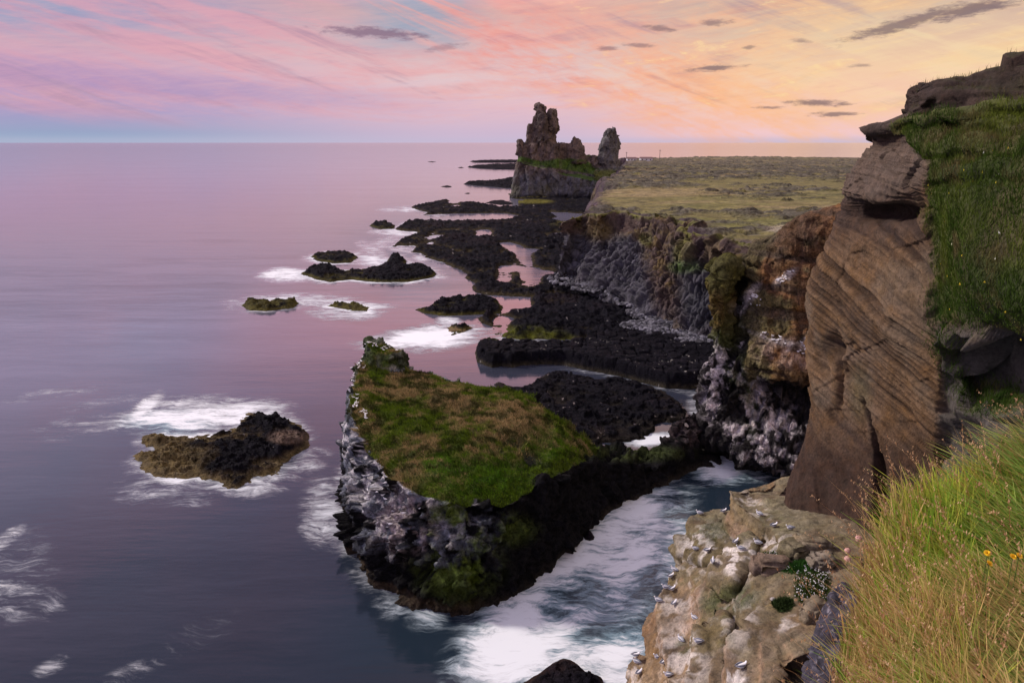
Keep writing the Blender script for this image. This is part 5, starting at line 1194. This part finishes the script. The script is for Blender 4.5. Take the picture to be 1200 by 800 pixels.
def cushion(u0, v0, ru, rv, nfl, label, seed, green=(.055, .085, .022), h=.22, fl=True, wd=.018):
    rg = np.random.default_rng(seed); pts = []; 
    for k in range(500):
        a = rg.random()*6.283; r = math.sqrt(rg.random()); p, nn = hit(OBVH, u0+ru*r*math.cos(a), v0+rv*r*math.sin(a))
        if p is not None: pts.append((np.array(p), 1-r))
    p0 = np.median([p for p, _ in pts], axis=0); root = empty('flower_cushion' if fl else 'green_cushion', tuple(p0)); V = []; C = []
    pts = [q for q in pts if np.linalg.norm(q[0]-p0) < 2.2]
    for k in range(3600):
        p, e = pts[rg.integers(len(pts))]; b = p-p0+rg.normal(0, .05, 3)*[1, 1, .3]; hh = h*(.25+e)*rg.uniform(.5, 1.1); a = rg.random()*6.283; s_ = np.array([math.cos(a), math.sin(a), 0])*wd; tp = b+np.array([rg.normal(0, .06), rg.normal(0, .06), hh])
        V += [b-s_, b+s_, tp]; cc = np.array(green)*rg.uniform(.5, 1.7); C += [cc]*3
    mk('leaves', np.array(V), np.arange(len(V)).reshape(-1, 3), M_tuft, root, col=np.array(C), smooth=False)['kind'] = 'stuff'
    if fl:
        V = []; F = []
        for k in range(nfl):
            p, e = pts[rg.integers(len(pts))]; c = p-p0+np.array([rg.normal(0, .05), rg.normal(0, .05)-.03, h*(.3+e)*rg.uniform(.8, 1.15)+.02]); b = len(V); a0 = rg.random()*6; r = rg.uniform(.018, .034)
            nrm = np.array([rg.normal(0, .3), -.7, .7]); nrm /= np.linalg.norm(nrm); t1 = np.cross(nrm, [1, 0, 0]); t1 /= np.linalg.norm(t1); t2 = np.cross(nrm, t1)
            V.append(c-nrm*.008)
            for j in range(10): V.append(c+(t1*math.cos(a0+j*.6283)+t2*math.sin(a0+j*.6283))*(r if j % 2 == 0 else r*.55))
            F += [(b, b+1+j, b+1+(j+1) % 10) for j in range(10)]
        o = mk('blossoms', np.array(V), np.array(F), M_wht, root); o['kind'] = 'stuff'
    meta(root, label, 'plant', 'plants on the tuff ledge'); return root
cushion(908, 658, 26, 12, 150, 'left clump of tiny white flowers, sitting on the brown slab boulder', 3)
cushion(952, 688, 22, 28, 260, 'right clump of tiny white flowers, beside the black rock', 5, h=.26)
cushion(938, 664, 26, 8, 0, 'bright green leafy plants between the two clumps of white flowers', 6, green=(.035, .095, .02), fl=False, wd=.025)
cushion(917, 706, 10, 10, 0, 'small dark green cushion plant below the slab boulder', 7, green=(.035, .055, .018), fl=False)

# ------------------------------------------------------------------ kittiwakes
M_bw = plain('white_feather', (.80, .80, .82), .8, .06, 20); M_bg = plain('grey_feather', (.27, .29, .34), .8, .1, 20); M_bb = plain('dark_feather', (.03, .03, .035), .8); M_bk = plain('yellow_bill', (.55, .42, .08), .5)
def loft(secs, seg=12):
    V = []; F = []
    for (x, z, ry, rz) in secs:
        for k in range(seg): a = 6.2832*k/seg; V.append((x, ry*math.cos(a), z+rz*math.sin(a)))
    for i in range(len(secs)-1):
        for k in range(seg): F.append((i*seg+k, i*seg+(k+1) % seg, (i+1)*seg+(k+1) % seg, (i+1)*seg+k))
    for e, o_ in ((0, 1), (len(secs)-1, 0)):
        V.append((secs[e][0], 0, secs[e][1])); c = len(V)-1
        for k in range(seg): q = (e*seg+k, e*seg+(k+1) % seg, c); F.append(q+(c,))
    return np.array(V, float), np.array(F)
def make_bird():
    # sitting gull, beak towards +x, about 0.4 m long, origin under the belly
    V, F = loft([(-.235, .115, .012, .004), (-.20, .11, .028, .012), (-.14, .095, .045, .035), (-.06, .085, .068, .062), (.02, .085, .074, .070), (.085, .105, .062, .062), (.115, .135, .043, .045), (.128, .165, .036, .036), (.140, .190, .036, .036), (.158, .198, .030, .030), (.176, .194, .016, .017), (.184, .190, .007, .008)])
    b = mk('kittiwake', V, F, M_bw)
    for s in (-1, 1):
        V, F = loft([(-.27, .125, .004, .003), (-.22, .125, .011, .014), (-.14, .122, .016, .028), (-.05, .118, .020, .042), (.03, .112, .020, .044), (.07, .110, .010, .026), (.085, .110, .003, .006)], 8)
        V[:, 1] += s*(.052+.018*np.exp(-((V[:, 0]-.0)/.09)**2)-.04*sm(V[:, 0], -.12, -.27)); V[:, 2] += .018; w = mk('wing', V, F, M_bg, b)
        V, F = loft([(-.27, .142, .002, .002), (-.25, .141, .007, .006), (-.20, .142, .010, .010), (-.17, .142, .003, .004)], 6); V[:, 1] += s*.017; mk('wing_tip', V, F, M_bb, w)
        V, F = loft([(.158, .200, .003, .004), (.163, .201, .005, .006), (.168, .200, .003, .004)], 6); V[:, 1] += s*.027; mk('eye', V, F, M_bb, b)
        V, F = tube([(.005, s*.025, .03), (.005, s*.028, 0), (.03, s*.03, -.004)], .005, .004, 5); mk('leg', V, F, M_bb, b)
    V, F = loft([(.178, .190, .007, .009), (.198, .188, .005, .007), (.214, .183, .002, .003)], 6); mk('beak', V, F, M_bk, b)
    return b
proto = make_bird(); used_proto = [False]
def put_bird(p, rz, scale, label, group, src=None):
    if not used_proto[0]: b = proto; used_proto[0] = True
    else:
        b = proto.copy(); COL.objects.link(b)
        for ch in list(proto.children):
            c = ch.copy(); COL.objects.link(c); c.parent = b
            for g in ch.children: d = g.copy(); COL.objects.link(d); d.parent = c
    b.location = p; b.rotation_euler = (0, 0, rz); b.scale = (scale*.88, scale, scale)
    meta(b, label, 'seabird', group); return b
G1 = 'kittiwakes resting on the tan outcrop'
BIRDS = [(819,600,2.6,'white gull on the highest point of the rounded left lump'),(848,598,.4,'gull on the right end of the lump top, against the ledge wall'),(889,601,2.2,'gull standing on the rim of the flat upper ledge'),
 (925,618,2.9,'pale gull resting out on the grey ledge, nearest the brown cliff wall'),(907,615,.3,'gull on the whitened rim just left of the one near the brown wall'),(887,635,2.5,'gull alone on the small ridge right of the gull pair'),
 (862,634,.6,'upper gull of the touching pair on the pinkish knob'),(867,642,2.8,'lower gull of the touching pair on the pinkish knob'),(814,642,2.7,'left gull of the two side by side below the lump top'),(829,644,.2,'right gull of the two side by side below the lump top'),
 (835,657,1.2,'gull lower right of the two side by side under the lump'),(787,662,2.4,'uppermost gull of the chain down the left skyline'),(786,674,.4,'second gull down the chain on the left skyline'),(776,681,2.9,'third gull down the chain, small and near the edge'),
 (788,689,.5,'gull right of the chain above the tan knob'),(766,693,2.6,'white gull at the outermost corner above the surf'),(790,706,.7,'gull sitting directly above the tan knob'),(813,723,2.2,'white gull alone on the whitened spot in the middle of the slope'),
 (797,748,2.0,'gull at the top of the long whitened ridge'),(817,751,3.0,'large gull spread broadside in the middle of the slope'),(744,765,.1,'top gull of the three in the lower left hollow'),(745,774,2.5,'middle gull of the three in the lower left hollow'),
 (749,787,.6,'bottom gull of the three in the lower left hollow'),(770,769,2.9,'pale gull left of the long whitened ridge'),(778,775,.5,'darker gull tucked beside the pale one'),(782,790,3.1,'gull near the bottom edge at the foot of the whitened ridge'),(869,780,.25,'largest gull, on the rounded rim at the lower centre')]
for k, (u, v, rz, lb) in enumerate(BIRDS):
    dv = 2
    p, nn = hit(OBVH, u, v+dv)
    while (p is None or p.z < 14) and dv < 12: dv += 1.5; p, nn = hit(OBVH, u+dv*.4, v+dv)
    if p is None: continue
    put_bird(p+Vector((0, 0, -.01)), rz, 1.12, lb, G1)
# colonies too small to show their parts
def tiny(bvh, spots, n, label, group, s=1.25):
    cnt = 0
    for k in range(n*3):
        if cnt >= n: break
        (u, v, ru, rv, tl) = spots[RNG.integers(len(spots))]
        a, b = RNG.uniform(-1, 1), RNG.uniform(-1, 1); c_, s_ = math.cos(R(tl)), math.sin(R(tl))
        p, nn = hit(bvh, u+a*ru*c_+b*rv*s_, v-a*ru*s_+b*rv*c_)
        if p is None: continue
        o = bpy.data.objects.new('kittiwake', proto.data); COL.objects.link(o); o.location = p; o.rotation_euler = (0, 0, RNG.random()*6.28); o.scale = (s,)*3
        meta(o, label, 'seabird', group); cnt += 1
SBVH = BVHTree.FromPolygons([tuple(p) for p in STV], [tuple(f) for f in STF.tolist()]); PBVH = BVHTree.FromPolygons([tuple(p) for p in SPV], [tuple(f) for f in SPF.tolist()])
tiny(SBVH, [(436,405,8,4,-30),(452,408,14,3,-6),(424,425,5,8,0),(413,442,3,6,0),(411,452,3,8,0),(417,470,3,9,0),(428,486,6,5,0),(419,430,8,5,0)], 55, 'tiny white gull on the left rim of the grassy sea stack', 'gulls along the rim of the sea stack')
tiny(SBVH, [(440,580,22,22,0),(470,600,22,20,0)], 14, 'tiny white gull on the pale seaward face of the grassy sea stack', 'gulls on the face of the sea stack')
tiny(PBVH, [(905,396,14,3,-20),(930,402,20,4,-10),(945,412,10,3,0),(920,325,12,3,35),(886,352,8,8,40),(955,380,2,14,0)], 60, 'tiny white gull on the whitened ledges of the orange cliff spur', 'gulls on the orange cliff spur')

# ------------------------------------------------------------------ far farm and masts on the moor
M_wall = plain('white_render', (.55, .55, .60), .8); M_roof = plain('dull_roof', (.16, .10, .10), .8); M_pole = plain('grey_pole', (.14, .12, .12), .7); M_dark = plain('dark_window', (.03, .03, .04), .3)
def box(x0, x1, y0, y1, z0, z1):
    V = [(x, y, z) for z in (z0, z1) for (x, y) in ((x0, y0), (x1, y0), (x1, y1), (x0, y1))]
    return V, [(0, 3, 2, 1), (4, 5, 6, 7), (0, 1, 5, 4), (1, 2, 6, 5), (2, 3, 7, 6), (3, 0, 4, 7)]
def farm(u, L, W_, h, label, y=770):
    x = at(u, 186, y=y)[0]; z = 20.5; r = empty('farm_building', (x, y, z))
    V, F = box(-L/2, L/2, -W_/2, W_/2, 0, h); mk('wall', np.array(V), np.array(F), M_wall, r, smooth=False)
    rl = L/2+.3; rw = W_/2+.4; V = [(-rl, -rw, h), (rl, -rw, h), (rl, rw, h), (-rl, rw, h), (-rl, 0, h+1.6), (rl, 0, h+1.6)]
    F = [(0, 1, 5, 4), (2, 3, 4, 5), (1, 2, 5, 5), (3, 0, 4, 4), (0, 3, 2, 1)]
    bm = bmesh.new(); vs = [bm.verts.new(p) for p in V]
    for f in F: bm.faces.new([vs[i] for i in dict.fromkeys(f)])
    me = bpy.data.meshes.new('roof'); bm.to_mesh(me); bm.free(); me.materials.append(M_roof); ro = bpy.data.objects.new('roof', me); COL.objects.link(ro); ro.parent = r
    for k in range(3):
        V, F = box(-L/3+k*L/3-.6, -L/3+k*L/3+.6, -W_/2-.06, -W_/2-.01, h*.35, h*.75); mk('window', np.array(V), np.array(F), M_dark, r, smooth=False)
    meta(r, label, 'building', 'white farm buildings far on the moor')
farm(740, 10, 6, 2.6, 'left tiny white farm building on the far edge of the moor'); farm(757, 13, 7, 2.8, 'right tiny white farm building, in front of the tall mast')
def mast(u, y, h, label):
    x = at(u, 186, y=y)[0]; r = empty('utility_pole', (x, y, 20)); V, F = tube([(0, 0, 0), (0, 0, h*.5), (0, 0, h)], .35, .22, 8); mk('pole', V, F, M_pole, r)
    V, F = box(-1.1, 1.1, -.12, .12, h-1.2, h-.9); mk('crossarm', np.array(V), np.array(F), M_pole, r, smooth=False)
    meta(r, label, 'pole', 'poles by the far farm')
mast(773, 780, 12.5, 'taller thin pole right of the white farm buildings'); mast(734, 780, 10, 'shorter thin pole just right of the rock pillar')
